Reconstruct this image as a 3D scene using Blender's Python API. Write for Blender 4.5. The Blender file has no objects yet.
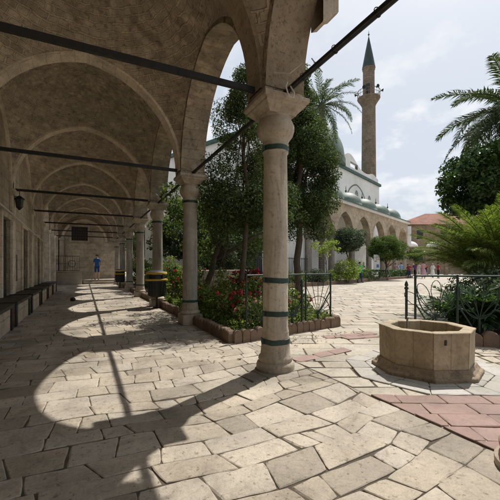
import bpy, math, random
import numpy as np
from mathutils import Vector, Matrix, noise as mnoise

random.seed(7)
rng = np.random.default_rng(7)
R = math.radians
sc = bpy.context.scene
COL = sc.collection

# ------------------------------------------------------------------ camera
EYE = 1.2
YAW = R(25.9)
FPX = 250.0                     # focal length in photo pixels; picture is 366 px wide
cam_d = bpy.data.cameras.new('camera')
cam = bpy.data.objects.new('camera', cam_d)
COL.objects.link(cam)
cam.location = (0, 0, EYE)
cam.rotation_euler = (R(90), 0, -YAW)
cam_d.sensor_width = 36
cam_d.lens = 36 * FPX / 366.0
cam_d.shift_y = 12.5 / 366.0
cam_d.clip_start = 0.05
cam_d.clip_end = 4000
sc.camera = cam

# ------------------------------------------------------------------ sky + sun
SUN_AZ = math.atan2(0.88, 0.475)      # from +Y towards +X
SUN_EL = R(58.3)
world = bpy.data.worlds.new('World')
sc.world = world
world.use_nodes = True
nt = world.node_tree
nt.nodes.clear()
wo = nt.nodes.new('ShaderNodeOutputWorld')
bg = nt.nodes.new('ShaderNodeBackground')
sky = nt.nodes.new('ShaderNodeTexSky')
sky.sky_type = 'NISHITA'
sky.sun_disc = False
sky.sun_elevation = SUN_EL
sky.sun_rotation = SUN_AZ
sky.air_density = 1.0
sky.dust_density = 4.0
sky.ozone_density = 2.0
tc = nt.nodes.new('ShaderNodeTexCoord')
mp = nt.nodes.new('ShaderNodeMapping')
mp.inputs['Scale'].default_value = (3.0, 3.0, 6.0)
mp.inputs['Location'].default_value = (2.2, 0.7, 0.35)
nz = nt.nodes.new('ShaderNodeTexNoise')
nz.inputs['Scale'].default_value = 2.6
nz.inputs['Detail'].default_value = 7
nz.inputs['Roughness'].default_value = 0.55
rp = nt.nodes.new('ShaderNodeValToRGB')
rp.color_ramp.elements[0].position = 0.50
rp.color_ramp.elements[0].color = (0, 0, 0, 1)
rp.color_ramp.elements[1].position = 0.66
rp.color_ramp.elements[1].color = (0.75, 0.75, 0.75, 1)
mxw = nt.nodes.new('ShaderNodeMixRGB')
mxw.inputs['Color2'].default_value = (9.4, 9.4, 9.4, 1)
veil = nt.nodes.new('ShaderNodeMixRGB')
veil.inputs['Fac'].default_value = 0.75
veil.inputs['Color2'].default_value = (6.4, 7.0, 7.75, 1)
L = nt.links
L.new(tc.outputs['Generated'], mp.inputs['Vector'])
L.new(mp.outputs['Vector'], nz.inputs['Vector'])
L.new(nz.outputs['Fac'], rp.inputs['Fac'])
L.new(sky.outputs['Color'], veil.inputs['Color1'])
L.new(veil.outputs['Color'], mxw.inputs['Color1'])
sepd = nt.nodes.new('ShaderNodeSeparateXYZ'); L.new(tc.outputs['Generated'], sepd.inputs[0])
bandr = nt.nodes.new('ShaderNodeValToRGB')
for q, (pp, vv) in enumerate(((0.10, 0.9), (0.38, 0.9), (0.55, 0.25))):
    el_ = bandr.color_ramp.elements[q] if q < 2 else bandr.color_ramp.elements.new(pp)
    el_.position = pp; el_.color = (vv, vv, vv, 1)
L.new(sepd.outputs[2], bandr.inputs['Fac'])
cm = nt.nodes.new('ShaderNodeMixRGB'); cm.blend_type = 'MULTIPLY'; cm.inputs['Fac'].default_value = 1
L.new(rp.outputs['Color'], cm.inputs['Color1']); L.new(bandr.outputs['Color'], cm.inputs['Color2'])
L.new(cm.outputs['Color'], mxw.inputs['Fac'])
L.new(mxw.outputs['Color'], bg.inputs['Color'])
bg.inputs['Strength'].default_value = 0.102
L.new(bg.outputs['Background'], wo.inputs['Surface'])

sun_d = bpy.data.lights.new('sun', 'SUN')
sun_d.energy = 4.95
sun_d.angle = R(0.55)
sun_d.color = (1.0, 0.96, 0.90)
sun = bpy.data.objects.new('sun', sun_d)
COL.objects.link(sun)
sdir = Vector((math.sin(SUN_AZ) * math.cos(SUN_EL), math.cos(SUN_AZ) * math.cos(SUN_EL), math.sin(SUN_EL)))
sun.rotation_euler = sdir.to_track_quat('Z', 'Y').to_euler()
sun.location = (20, 13, 40)

sc.cycles.diffuse_bounces = 8
sc.cycles.max_bounces = 14
sc.view_settings.view_transform = 'Standard'
sc.view_settings.look = 'None'
sc.view_settings.gamma = 1
sc.view_settings.exposure = 0.13
sc.view_settings.use_curve_mapping = False

# ------------------------------------------------------------------ helpers
FW = np.array((math.sin(YAW), math.cos(YAW)))
RT = np.array((math.cos(YAW), -math.sin(YAW)))


def W(px, D, z=0.0):
    """world point seen in photo column px at depth D and height z"""
    p = FW * D + RT * ((px - 250.5) / FPX * D)
    return Vector((p[0], p[1], z))


def tag(o, label=None, cat=None, group=None, kind=None):
    if label: o['label'] = label
    if cat: o['category'] = cat
    if group: o['group'] = group
    if kind: o['kind'] = kind
    return o


def empty(name, loc, rz=0.0, label=None, cat=None, group=None):
    o = bpy.data.objects.new(name, None)
    o.empty_display_size = 0.2
    o.location = loc
    o.rotation_euler = (0, 0, rz)
    COL.objects.link(o)
    tag(o, label, cat, group)
    return o


class MB:
    def __init__(self):
        self.v = []; self.f = []; self.uv = []; self.mi = []

    def face(self, pts, uvs=None, mi=0):
        i = len(self.v)
        self.v.extend([tuple(p) for p in pts])
        self.f.append(tuple(range(i, i + len(pts))))
        self.uv.append(uvs if uvs else [(0.0, 0.0)] * len(pts))
        self.mi.append(mi)

    def grid(self, P, UV=None, mi=0, flip=False):
        n, m = len(P), len(P[0])
        b = len(self.v)
        for row in P:
            self.v.extend([tuple(p) for p in row])
        for i in range(n - 1):
            for j in range(m - 1):
                q = [(i, j), (i + 1, j), (i + 1, j + 1), (i, j + 1)]
                if flip: q = q[::-1]
                self.f.append(tuple(b + a * m + c for a, c in q))
                self.uv.append([UV[a][c] for a, c in q] if UV else [(0.0, 0.0)] * 4)
                self.mi.append(mi)

    def box(self, x0, x1, y0, y1, z0, z1, mi=0, xf=None):
        c = [(x0, y0, z0), (x1, y0, z0), (x1, y1, z0), (x0, y1, z0), (x0, y0, z1), (x1, y0, z1), (x1, y1, z1), (x0, y1, z1)]
        for q in ((0, 3, 2, 1), (4, 5, 6, 7), (0, 1, 5, 4), (1, 2, 6, 5), (2, 3, 7, 6), (3, 0, 4, 7)):
            p = [c[k] for k in q]
            if q in ((0, 3, 2, 1), (4, 5, 6, 7)): uv = [(a[0], a[1]) for a in p]
            elif q in ((0, 1, 5, 4), (2, 3, 7, 6)): uv = [(a[0], a[2]) for a in p]
            else: uv = [(a[1], a[2]) for a in p]
            if xf is not None: p = [xf @ Vector(a) for a in p]
            self.face(p, uv, mi)

    def lathe(self, prof, n=24, cx=0, cy=0, mi=0, cap=True, ang0=0.0, top=True):
        P = []; UV = []
        s = 0
        for k, (r, z) in enumerate(prof):
            if k: s += math.hypot(r - prof[k - 1][0], z - prof[k - 1][1])
            P.append([(cx + r * math.cos(ang0 + 2 * math.pi * i / n), cy + r * math.sin(ang0 + 2 * math.pi * i / n), z) for i in range(n + 1)])
            UV.append([(i / n * 2 * math.pi * max(0.1, prof[0][0]), s) for i in range(n + 1)])
        self.grid(P, UV, mi, flip=True)
        if cap:
            self.face(P[0][:-1][::-1], None, mi)
            if top: self.face(P[-1][:-1], None, mi)

    def tube(self, pts, r, n=8, mi=0, cap=True):
        pts = [Vector(p) for p in pts]
        rs = r if hasattr(r, '__len__') else [r] * len(pts)
        P = []
        ref = None
        for k, p in enumerate(pts):
            a = pts[max(0, k - 1)]; b = pts[min(len(pts) - 1, k + 1)]
            t = (b - a).normalized()
            if ref is None:
                ref = Vector((0, 0, 1)) if abs(t.z) < 0.9 else Vector((1, 0, 0))
            u = t.cross(ref).normalized()
            w = u.cross(t).normalized()
            ref = w
            P.append([p + (u * math.cos(2 * math.pi * i / n) + w * math.sin(2 * math.pi * i / n)) * rs[k] for i in range(n + 1)])
        s = [0]
        for k in range(1, len(pts)): s.append(s[-1] + (pts[k] - pts[k - 1]).length)
        self.grid(P, [[(i / n * 2 * math.pi * rs[0], s[k]) for i in range(n + 1)] for k in range(len(pts))], mi)
        if cap:
            self.face(P[0][:-1][::-1], None, mi); self.face(P[-1][:-1], None, mi)

    def build(self, name, mats, parent=None, smooth=False, bevel=0, merge=True, auto=None):
        me = bpy.data.meshes.new(name)
        me.from_pydata(self.v, [], self.f)
        uvl = me.uv_layers.new(name='UVMap')
        flat = [c for face in self.uv for p in face for c in p]
        uvl.data.foreach_set('uv', flat)
        if not isinstance(mats, (list, tuple)): mats = [mats]
        for m in mats: me.materials.append(m)
        if len(mats) > 1: me.polygons.foreach_set('material_index', self.mi)
        if merge:
            import bmesh
            bm = bmesh.new(); bm.from_mesh(me)
            bmesh.ops.remove_doubles(bm, verts=bm.verts, dist=1e-5)
            bmesh.ops.recalc_face_normals(bm, faces=bm.faces)
            bm.to_mesh(me); bm.free()
        if smooth:
            me.polygons.foreach_set('use_smooth', [True] * len(me.polygons))
            if auto is not None:
                try: me.set_sharp_from_angle(angle=R(auto))
                except Exception: pass
        me.update()
        o = bpy.data.objects.new(name, me)
        COL.objects.link(o)
        if parent is not None: o.parent = parent
        if bevel:
            md = o.modifiers.new('bevel', 'BEVEL'); md.width = bevel; md.segments = 2; md.limit_method = 'ANGLE'; md.angle_limit = R(40)
        return o


def copy_tree(o, parent=None):
    c = o.copy(); COL.objects.link(c)
    if parent is not None: c.parent = parent
    for ch in list(o.children): copy_tree(ch, c)
    return c


# ------------------------------------------------------------------ materials
def new_mat(name):
    m = bpy.data.materials.new(name); m.use_nodes = True
    t = m.node_tree; t.nodes.clear()
    out = t.nodes.new('ShaderNodeOutputMaterial')
    bs = t.nodes.new('ShaderNodeBsdfPrincipled')
    t.links.new(bs.outputs[0], out.inputs[0])
    return m, t, bs, out


def node(t, typ, **kw):
    n = t.nodes.new(typ)
    for k, v in kw.items():
        if k in n.inputs.keys() if hasattr(n.inputs, 'keys') else False: n.inputs[k].default_value = v
        else: setattr(n, k, v)
    return n


def noise_n(t, vec, scale, detail=6, rough=0.6, dist=0.0):
    n = t.nodes.new('ShaderNodeTexNoise')
    n.inputs['Scale'].default_value = scale; n.inputs['Detail'].default_value = detail
    n.inputs['Roughness'].default_value = rough; n.inputs['Distortion'].default_value = dist
    if vec is not None: t.links.new(vec, n.inputs['Vector'])
    return n


def ramp(t, fac, stops):
    r = t.nodes.new('ShaderNodeValToRGB')
    e = r.color_ramp.elements
    while len(e) < len(stops): e.new(0.5)
    for k, (p, c) in enumerate(stops):
        e[k].position = p; e[k].color = (*c, 1) if len(c) == 3 else c
    t.links.new(fac, r.inputs['Fac'])
    return r


def mix(t, a, b, fac, mode='MIX'):
    m = t.nodes.new('ShaderNodeMixRGB'); m.blend_type = mode
    for s, k in ((a, 'Color1'), (b, 'Color2'), (fac, 'Fac')):
        if isinstance(s, (int, float)): m.inputs[k].default_value = s
        elif isinstance(s, tuple): m.inputs[k].default_value = (*s, 1) if len(s) == 3 else s
        else: t.links.new(s, m.inputs[k])
    return m


def bump(t, h, bs, strength=0.4, dist=0.02, prev=None):
    b = t.nodes.new('ShaderNodeBump')
    b.inputs['Strength'].default_value = strength; b.inputs['Distance'].default_value = dist
    t.links.new(h, b.inputs['Height'])
    if prev is not None: t.links.new(prev.outputs[0], b.inputs['Normal'])
    t.links.new(b.outputs[0], bs.inputs['Normal'])
    return b


def stone(name, base, var=0.25, scale=2.0, rough=0.85, bumps=0.35, island=0.0, dark=(0.5, 0.48, 0.44), pit=0.5, bdist=0.012, wear=0.0, streak=0.0, rust=0.0):
    """plain weathered stone: blotches, pits, stains, optional value change per stone"""
    m, t, bs, out = new_mat(name)
    co = t.nodes.new('ShaderNodeTexCoord').outputs['Object']
    n1 = noise_n(t, co, scale, 8, 0.65)
    n2 = noise_n(t, co, scale * 9, 6, 0.7)
    n3 = noise_n(t, co, scale * 0.45, 4, 0.5, 0.5)
    lo = tuple(c * (1 - var) for c in base); hi = tuple(min(1, c * (1 + var * 0.75)) for c in base)
    c1 = ramp(t, n1.outputs['Fac'], [(0.28, lo), (0.5, base), (0.75, hi)])
    c2 = ramp(t, n2.outputs['Fac'], [(0.32, tuple(1 - pit * (1 - d) for d in dark)), (0.5, (1, 1, 1))])
    c = mix(t, c1.outputs[0], c2.outputs[0], 1.0, 'MULTIPLY')
    c3 = ramp(t, n3.outputs['Fac'], [(0.35, (0.78, 0.76, 0.72)), (0.6, (1.03, 1.0, 0.97))])
    c = mix(t, c.outputs[0], c3.outputs[0], 0.8, 'MULTIPLY')
    if island:
        g = t.nodes.new('ShaderNodeNewGeometry')
        ri = ramp(t, g.outputs['Random Per Island'], [(0.0, (1 - island, 1 - island * 1.02, 1 - island * 1.1)), (0.45, (1, 0.97, 0.93)), (0.7, (0.97, 0.98, 0.99)), (1.0, (1 + island * 0.35, 1 + island * 0.33, 1 + island * 0.3))])
        c = mix(t, c.outputs[0], ri.outputs[0], 1.0, 'MULTIPLY')
    if streak:
        ms_ = t.nodes.new('ShaderNodeMapping'); ms_.inputs['Scale'].default_value = (9, 9, 0.8); t.links.new(co, ms_.inputs[0])
        ns_ = noise_n(t, ms_.outputs[0], 1.0, 6, 0.65, 0.6)
        sr = ramp(t, ns_.outputs['Fac'], [(0.32, (0.55, 0.51, 0.45)), (0.48, (0.98, 0.97, 0.95)), (0.65, (1.12, 1.11, 1.09))])
        c = mix(t, c.outputs[0], sr.outputs[0], streak, 'MULTIPLY')
    if rust:
        nr_ = noise_n(t, co, 4.2, 6, 0.6, 1.0)
        rr_ = ramp(t, nr_.outputs['Fac'], [(0.64, (0, 0, 0)), (0.74, (rust, rust, rust))])
        c = mix(t, c.outputs[0], (0.10, 0.045, 0.02), rr_.outputs[0])
    if wear:
        n4 = noise_n(t, co, 1.1, 9, 0.72, 0.8); n5 = noise_n(t, co, 27, 4, 0.6); n6 = noise_n(t, co, 6, 9, 0.75, 1.2)
        w1 = ramp(t, n4.outputs['Fac'], [(0.33, (0.58, 0.54, 0.48)), (0.46, (0.97, 0.97, 0.96)), (0.62, (1.10, 1.09, 1.07))])
        w2 = ramp(t, n5.outputs['Fac'], [(0.33, (0.5, 0.46, 0.40)), (0.40, (1, 1, 1))])
        n8 = noise_n(t, co, 95, 3, 0.7); n9 = noise_n(t, co, 0.55, 4, 0.6)
        w3 = ramp(t, n6.outputs['Fac'], [(0.30, (0.5, 0.46, 0.40)), (0.44, (1, 1, 1))])
        w4 = ramp(t, n8.outputs['Fac'], [(0.35, (0.84, 0.83, 0.81)), (0.62, (1.07, 1.07, 1.06))])
        c = mix(t, c.outputs[0], w4.outputs[0], wear, 'MULTIPLY')
        w5 = ramp(t, n9.outputs['Fac'], [(0.42, (0.05,) * 3), (0.6, (1, 1, 1))])
        w3 = mix(t, (1, 1, 1), w3.outputs[0], w5.outputs[0])
        c = mix(t, c.outputs[0], w1.outputs[0], wear, 'MULTIPLY'); c = mix(t, c.outputs[0], w2.outputs[0], wear, 'MULTIPLY'); c = mix(t, c.outputs[0], w3.outputs[0], wear, 'MULTIPLY')
    t.links.new(c.outputs[0], bs.inputs['Base Color'])
    bs.inputs['Roughness'].default_value = rough
    mm = mix(t, n1.outputs['Fac'], n2.outputs['Fac'], 0.55)
    bump(t, mm.outputs[0], bs, bumps, bdist)
    return m


def masonry(name, c1, c2, mortar, bw=0.45, bh=0.24, msize=0.012, scale=1.0, warp=0.03, bstr=0.6, rough=0.9, rubble=0.0, offs=0.5, blotch=0.8):
    """coursed stone from UV metres, courses warped so that they are never ruler straight"""
    m, t, bs, out = new_mat(name)
    uv = t.nodes.new('ShaderNodeTexCoord').outputs['UV']
    ob = t.nodes.new('ShaderNodeTexCoord').outputs['Object']
    nw = noise_n(t, uv, 2.3, 3, 0.6)
    sub = t.nodes.new('ShaderNodeVectorMath'); sub.operation = 'SUBTRACT'
    t.links.new(nw.outputs['Color'], sub.inputs[0]); sub.inputs[1].default_value = (0.5, 0.5, 0.5)
    scl = t.nodes.new('ShaderNodeVectorMath'); scl.operation = 'SCALE'
    t.links.new(sub.outputs[0], scl.inputs[0]); scl.inputs['Scale'].default_value = warp * 4
    add = t.nodes.new('ShaderNodeVectorMath'); add.operation = 'ADD'
    t.links.new(uv, add.inputs[0]); t.links.new(scl.outputs[0], add.inputs[1])
    br = t.nodes.new('ShaderNodeTexBrick')
    t.links.new(add.outputs[0], br.inputs['Vector'])
    br.inputs['Scale'].default_value = scale
    br.inputs['Brick Width'].default_value = bw; br.inputs['Row Height'].default_value = bh
    br.inputs['Mortar Size'].default_value = msize; br.inputs['Mortar Smooth'].default_value = 0.35
    br.inputs['Bias'].default_value = -0.1
    br.inputs['Color1'].default_value = (*c1, 1); br.inputs['Color2'].default_value = (*c2, 1); br.inputs['Mortar'].default_value = (*mortar, 1)
    br.offset = offs
    n1 = noise_n(t, ob, 3.2, 8, 0.7); n2 = noise_n(t, ob, 0.7, 5, 0.6, 0.6); n3 = noise_n(t, ob, 24, 5, 0.7)
    r1 = ramp(t, n1.outputs['Fac'], [(0.3, (0.62, 0.6, 0.57)), (0.55, (1, 1, 1)), (0.8, (1.2, 1.17, 1.12))])
    r2 = ramp(t, n2.outputs['Fac'], [(0.35, (0.62, 0.6, 0.56)), (0.6, (1.05, 1.04, 1.02))])
    r3 = ramp(t, n3.outputs['Fac'], [(0.3, (0.6, 0.58, 0.55)), (0.52, (1.05, 1.05, 1.05))])
    c = mix(t, br.outputs['Color'], r1.outputs[0], 1.0, 'MULTIPLY')
    c = mix(t, c.outputs[0], r2.outputs[0], blotch, 'MULTIPLY')
    c = mix(t, c.outputs[0], r3.outputs[0], 0.7, 'MULTIPLY')
    hh = br.outputs['Fac']
    if rubble:
        n7 = noise_n(t, ob, 9, 4, 0.6, 0.5); pr_ = ramp(t, n7.outputs['Fac'], [(0.34, (0.4, 0.38, 0.34)), (0.45, (1, 1, 1))])
        c = mix(t, c.outputs[0], pr_.outputs[0], 0.6, 'MULTIPLY')
    inv = t.nodes.new('ShaderNodeMath'); inv.operation = 'SUBTRACT'; inv.inputs[0].default_value = 1.0
    t.links.new(hh, inv.inputs[1])
    if rubble:
        vo = t.nodes.new('ShaderNodeTexVoronoi'); vo.feature = 'F1'
        mpv = t.nodes.new('ShaderNodeMapping'); mpv.inputs['Scale'].default_value = (4.2, 7.0, 1)
        t.links.new(add.outputs[0], mpv.inputs[0]); t.links.new(mpv.outputs[0], vo.inputs['Vector'])
        vo.inputs['Scale'].default_value = 1.0
        rv = ramp(t, vo.outputs['Distance'], [(0.25, (1.25, 1.2, 1.12)), (0.62, (0.5, 0.48, 0.45))])
        rc = ramp(t, vo.outputs['Color'], [(0.2, (0.75, 0.73, 0.7)), (0.8, (1.2, 1.17, 1.1))])
        rr = mix(t, rv.outputs[0], rc.outputs[0], 1.0, 'MULTIPLY')
        msk = ramp(t, n2.outputs['Fac'], [(0.42, (0, 0, 0)), (0.55, (1, 1, 1))])
        fm = t.nodes.new('ShaderNodeMath'); fm.operation = 'MULTIPLY'; fm.inputs[1].default_value = rubble
        t.links.new(msk.outputs[0], fm.inputs[0])
        c = mix(t, c.outputs[0], rr.outputs[0], fm.outputs[0], 'MULTIPLY')
    h = t.nodes.new('ShaderNodeMath'); h.operation = 'MULTIPLY_ADD'
    t.links.new(n1.outputs['Fac'], h.inputs[0]); h.inputs[1].default_value = 0.8; t.links.new(inv.outputs[0], h.inputs[2])
    h2 = t.nodes.new('ShaderNodeMath'); h2.operation = 'MULTIPLY_ADD'
    t.links.new(n3.outputs['Fac'], h2.inputs[0]); h2.inputs[1].default_value = 0.35; t.links.new(h.outputs[0], h2.inputs[2])
    bump(t, h2.outputs[0], bs, bstr, 0.03)
    t.links.new(c.outputs[0], bs.inputs['Base Color'])
    bs.inputs['Roughness'].default_value = rough
    return m


def rubble(name, a, bcol, mortar, scale=5.0, zs=1.7, bstr=0.9):
    m, t, bs, out = new_mat(name)
    ob = t.nodes.new('ShaderNodeTexCoord').outputs['Object']
    mpn = t.nodes.new('ShaderNodeMapping'); mpn.inputs['Scale'].default_value = (1, 1, zs); t.links.new(ob, mpn.inputs[0])
    nw = noise_n(t, ob, 3.0, 3, 0.6)
    mx = mix(t, mpn.outputs[0], nw.outputs['Color'], 0.12, 'ADD')
    v1 = t.nodes.new('ShaderNodeTexVoronoi'); v1.feature = 'F1'; v1.inputs['Scale'].default_value = scale; v1.inputs['Randomness'].default_value = 0.75
    v2 = t.nodes.new('ShaderNodeTexVoronoi'); v2.feature = 'DISTANCE_TO_EDGE'; v2.inputs['Scale'].default_value = scale; v2.inputs['Randomness'].default_value = 0.75
    t.links.new(mx.outputs[0], v1.inputs['Vector']); t.links.new(mx.outputs[0], v2.inputs['Vector'])
    sep = t.nodes.new('ShaderNodeSeparateColor'); t.links.new(v1.outputs['Color'], sep.inputs[0])
    cc = ramp(t, sep.outputs[0], [(0.0, tuple(c * 0.55 for c in a)), (0.25, a), (0.6, bcol), (0.95, tuple(min(1, c * 1.25) for c in bcol))])
    n1 = noise_n(t, ob, 0.9, 5, 0.6, 0.5); n3 = noise_n(t, ob, 22, 6, 0.7); n2 = noise_n(t, ob, 4.5, 6, 0.7)
    ed = ramp(t, v2.outputs['Distance'], [(0.03, (0, 0, 0)), (0.10, (1, 1, 1))])
    n7 = noise_n(t, ob, 11, 3, 0.6, 0.4); pitr = ramp(t, n7.outputs['Fac'], [(0.34, (0.42, 0.40, 0.36)), (0.44, (1, 1, 1))])
    # mortar smeared over the stones in patches
    sm = ramp(t, n1.outputs['Fac'], [(0.40, (1, 1, 1)), (0.60, (0.25, 0.25, 0.25))])
    fm = mix(t, ed.outputs[0], sm.outputs[0], 1.0, 'MULTIPLY')
    c = mix(t, mortar, cc.outputs[0], fm.outputs[0])
    r2 = ramp(t, n2.outputs['Fac'], [(0.3, (0.62, 0.6, 0.57)), (0.6, (1.1, 1.09, 1.07))])
    r3 = ramp(t, n3.outputs['Fac'], [(0.32, (0.5, 0.48, 0.45)), (0.5, (1.03, 1.03, 1.03))])
    c = mix(t, c.outputs[0], r2.outputs[0], 1, 'MULTIPLY'); c = mix(t, c.outputs[0], r3.outputs[0], 0.8, 'MULTIPLY'); c = mix(t, c.outputs[0], pitr.outputs[0], 0.9, 'MULTIPLY')
    t.links.new(c.outputs[0], bs.inputs['Base Color']); bs.inputs['Roughness'].default_value = 0.95
    h = t.nodes.new('ShaderNodeMath'); h.operation = 'MULTIPLY_ADD'; t.links.new(n3.outputs['Fac'], h.inputs[0]); h.inputs[1].default_value = 0.5; t.links.new(fm.outputs[0], h.inputs[2])
    bump(t, h.outputs[0], bs, bstr, 0.03)
    return m


def paint(name, col, rough=0.5, metal=0.0, wear=0.25, scale=14, spec=0.5):
    m, t, bs, out = new_mat(name)
    co = t.nodes.new('ShaderNodeTexCoord').outputs['Object']
    n1 = noise_n(t, co, scale, 6, 0.65)
    r = ramp(t, n1.outputs['Fac'], [(0.3, tuple(c * (1 - wear) for c in col)), (0.55, col), (0.8, tuple(min(1, c * (1 + wear)) for c in col))])
    t.links.new(r.outputs[0], bs.inputs['Base Color'])
    rr = ramp(t, n1.outputs['Fac'], [(0.3, (min(1, rough + 0.15),) * 3), (0.7, (max(0, rough - 0.1),) * 3)])
    t.links.new(rr.outputs[0], bs.inputs['Roughness'])
    bs.inputs['Metallic'].default_value = metal
    bs.inputs['Specular IOR Level'].default_value = spec
    bump(t, n1.outputs['Fac'], bs, 0.15, 0.004)
    return m


def leaf_mat(name, dark, mid, light, trans=0.35, rough=0.75):
    m, t, bs, out = new_mat(name)
    g = t.nodes.new('ShaderNodeNewGeometry')
    co = t.nodes.new('ShaderNodeTexCoord').outputs['Object']
    n1 = noise_n(t, co, 1.6, 3, 0.6)
    ad = t.nodes.new('ShaderNodeMath'); ad.operation = 'MULTIPLY_ADD'; ad.inputs[1].default_value = 0.72
    t.links.new(g.outputs['Random Per Island'], ad.inputs[0])
    sb = t.nodes.new('ShaderNodeMath'); sb.operation = 'MULTIPLY'; sb.inputs[1].default_value = 0.36
    t.links.new(n1.outputs['Fac'], sb.inputs[0]); t.links.new(sb.outputs[0], ad.inputs[2])
    r = ramp(t, ad.outputs[0], [(0.2, dark), (0.5, mid), (0.82, light)])
    t.links.new(r.outputs[0], bs.inputs['Base Color'])
    bs.inputs['Roughness'].default_value = rough
    bs.inputs['Specular IOR Level'].default_value = 0.22
    tr = t.nodes.new('ShaderNodeBsdfTranslucent')
    tcol = mix(t, r.outputs[0], (1.3, 1.5, 0.55), 1.0, 'MULTIPLY')
    t.links.new(tcol.outputs[0], tr.inputs['Color'])
    ms = t.nodes.new('ShaderNodeMixShader'); ms.inputs[0].default_value = trans
    t.links.new(bs.outputs[0], ms.inputs[1]); t.links.new(tr.outputs[0], ms.inputs[2]); t.links.new(ms.outputs[0], out.inputs[0])
    return m


M = {}
M['slab'] = stone('paving_stone', (0.395, 0.353, 0.297), 0.26, 2.6, 0.78, 0.55, island=0.32, pit=0.42, bdist=0.018, wear=0.9)
M['slab_out'] = stone('courtyard_stone', (0.42, 0.38, 0.318), 0.2, 2.2, 0.8, 0.45, island=0.2, pit=0.6, bdist=0.01, wear=0.6)
M['red'] = stone('red_paver', (0.28, 0.19, 0.162), 0.25, 3.0, 0.8, 0.3, island=0.14, pit=0.4)
M['marble'] = stone('marble_slab', (0.37, 0.355, 0.325), 0.14, 2.5, 0.65, 0.25, island=0.2, pit=0.5)
M['joint'] = stone('joint_earth', (0.085, 0.068, 0.048), 0.5, 9, 0.95, 0.6)
M['vault_old'] = None if True else masonry('vault_rubble', (0.235, 0.19, 0.14), (0.16, 0.128, 0.092), (0.20, 0.165, 0.125), 0.24, 0.135, 0.016, 1.0, 0.035, 0.9, rubble=0.9)
M['vault_alt'] = rubble('vault_rubble', (0.40, 0.335, 0.25), (0.54, 0.455, 0.35), (0.47, 0.395, 0.30), 6.5, 2.3, 0.8)
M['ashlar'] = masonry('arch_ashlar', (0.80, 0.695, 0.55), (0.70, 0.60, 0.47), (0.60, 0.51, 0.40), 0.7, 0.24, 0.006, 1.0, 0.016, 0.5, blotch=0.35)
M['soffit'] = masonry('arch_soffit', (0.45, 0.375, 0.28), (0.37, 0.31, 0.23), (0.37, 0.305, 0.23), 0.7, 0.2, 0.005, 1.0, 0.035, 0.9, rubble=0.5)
M['vault'] = masonry('vault_courses', (0.60, 0.515, 0.40), (0.38, 0.32, 0.245), (0.56, 0.48, 0.375), 0.20, 0.11, 0.016, 1.0, 0.038, 1.0, rubble=0.3, blotch=0.35)
M['plaster'] = stone('rough_plaster', (0.34, 0.275, 0.20), 0.35, 2.2, 0.95, 0.9, pit=0.8, bdist=0.03, wear=0.8)
M['pier'] = rubble('pier_masonry', (0.30, 0.24, 0.175), (0.40, 0.325, 0.24), (0.35, 0.285, 0.21), 5.5, 1.5)
M['wall'] = masonry('wall_stone', (0.60, 0.51, 0.39), (0.48, 0.40, 0.30), (0.38, 0.32, 0.24), 0.55, 0.28, 0.01, 1.0, 0.02, 0.6)
M['column'] = stone('column_marble', (0.49, 0.435, 0.355), 0.25, 3.0, 0.6, 0.4, pit=0.35, wear=0.35, streak=1.0, rust=0.75)
M['column_b'] = stone('column_granite', (0.34, 0.31, 0.265), 0.22, 4.0, 0.65, 0.4, pit=0.4, wear=0.3, streak=1.0, rust=0.3)
M['capital'] = stone('capital_stone', (0.45, 0.39, 0.31), 0.28, 2.6, 0.7, 0.5, pit=0.45, wear=0.5, streak=0.7, rust=0.25)
M['well_old'] = stone('well_stone', (0.42, 0.335, 0.215), 0.28, 3.5, 0.75, 0.35, pit=0.6, wear=0.7)
M['well'] = masonry('well_panels', (0.45, 0.36, 0.235), (0.36, 0.285, 0.18), (0.22, 0.17, 0.105), 0.5, 4.0, 0.007, 1.0, 0.008, 0.6, rough=0.75, offs=0.0)
M['well_base'] = stone('well_plinth', (0.26, 0.20, 0.135), 0.35, 4.0, 0.8, 0.4, pit=0.7, wear=0.8, streak=0.6)
M['well_shade'] = paint('well_shadow_stone', (0.13, 0.11, 0.08), 0.5)  # shade inside the basin is put into this floor colour
M['green'] = paint('green_paint', (0.013, 0.034, 0.023), 0.45, 0, 0.4, 20)
M['band'] = stone('green_strap', (0.014, 0.045, 0.031), 0.5, 9, 0.55, 0.3, pit=0.7, rust=0.8)
M['iron'] = paint('black_iron', (0.012, 0.011, 0.010), 0.6, 0.0, 0.3)
M['grille'] = paint('grey_grille', (0.11, 0.10, 0.09), 0.6, 0.0, 0.3)
M['bench'] = paint('dark_bench_wood', (0.03, 0.023, 0.017), 0.6, 0, 0.4, 9)
M['door'] = paint('old_door_wood', (0.03, 0.022, 0.016), 0.65, 0, 0.4, 7)
M['bin'] = paint('bin_black', (0.018, 0.02, 0.019), 0.45, 0, 0.3)
M['yellow'] = paint('bin_yellow', (0.62, 0.40, 0.04), 0.5, 0, 0.2)
M['kerb'] = stone('kerb_stone', (0.215, 0.15, 0.108), 0.3, 5, 0.9, 0.5, island=0.2, pit=0.7)
M['soil'] = stone('soil', (0.09, 0.065, 0.045), 0.4, 6, 0.95, 0.8)
M['white'] = stone('white_plaster', (0.76, 0.77, 0.77), 0.1, 0.5, 0.85, 0.1, pit=0.2, streak=0.25)
M['cornice'] = paint('green_cornice', (0.03, 0.085, 0.065), 0.5, 0, 0.3, 3)
M['copper'] = stone('green_dome_sheet', (0.11, 0.158, 0.13), 0.3, 1.2, 0.6, 0.15, pit=0.4, streak=0.5)
M['spire'] = paint('green_spire', (0.022, 0.042, 0.036), 0.5, 0, 0.25, 2)
M['portico'] = masonry('portico_stone', (0.55, 0.45, 0.335), (0.46, 0.37, 0.275), (0.4, 0.32, 0.23), 0.9, 0.4, 0.015, 1, 0.02, 0.4)
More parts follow.
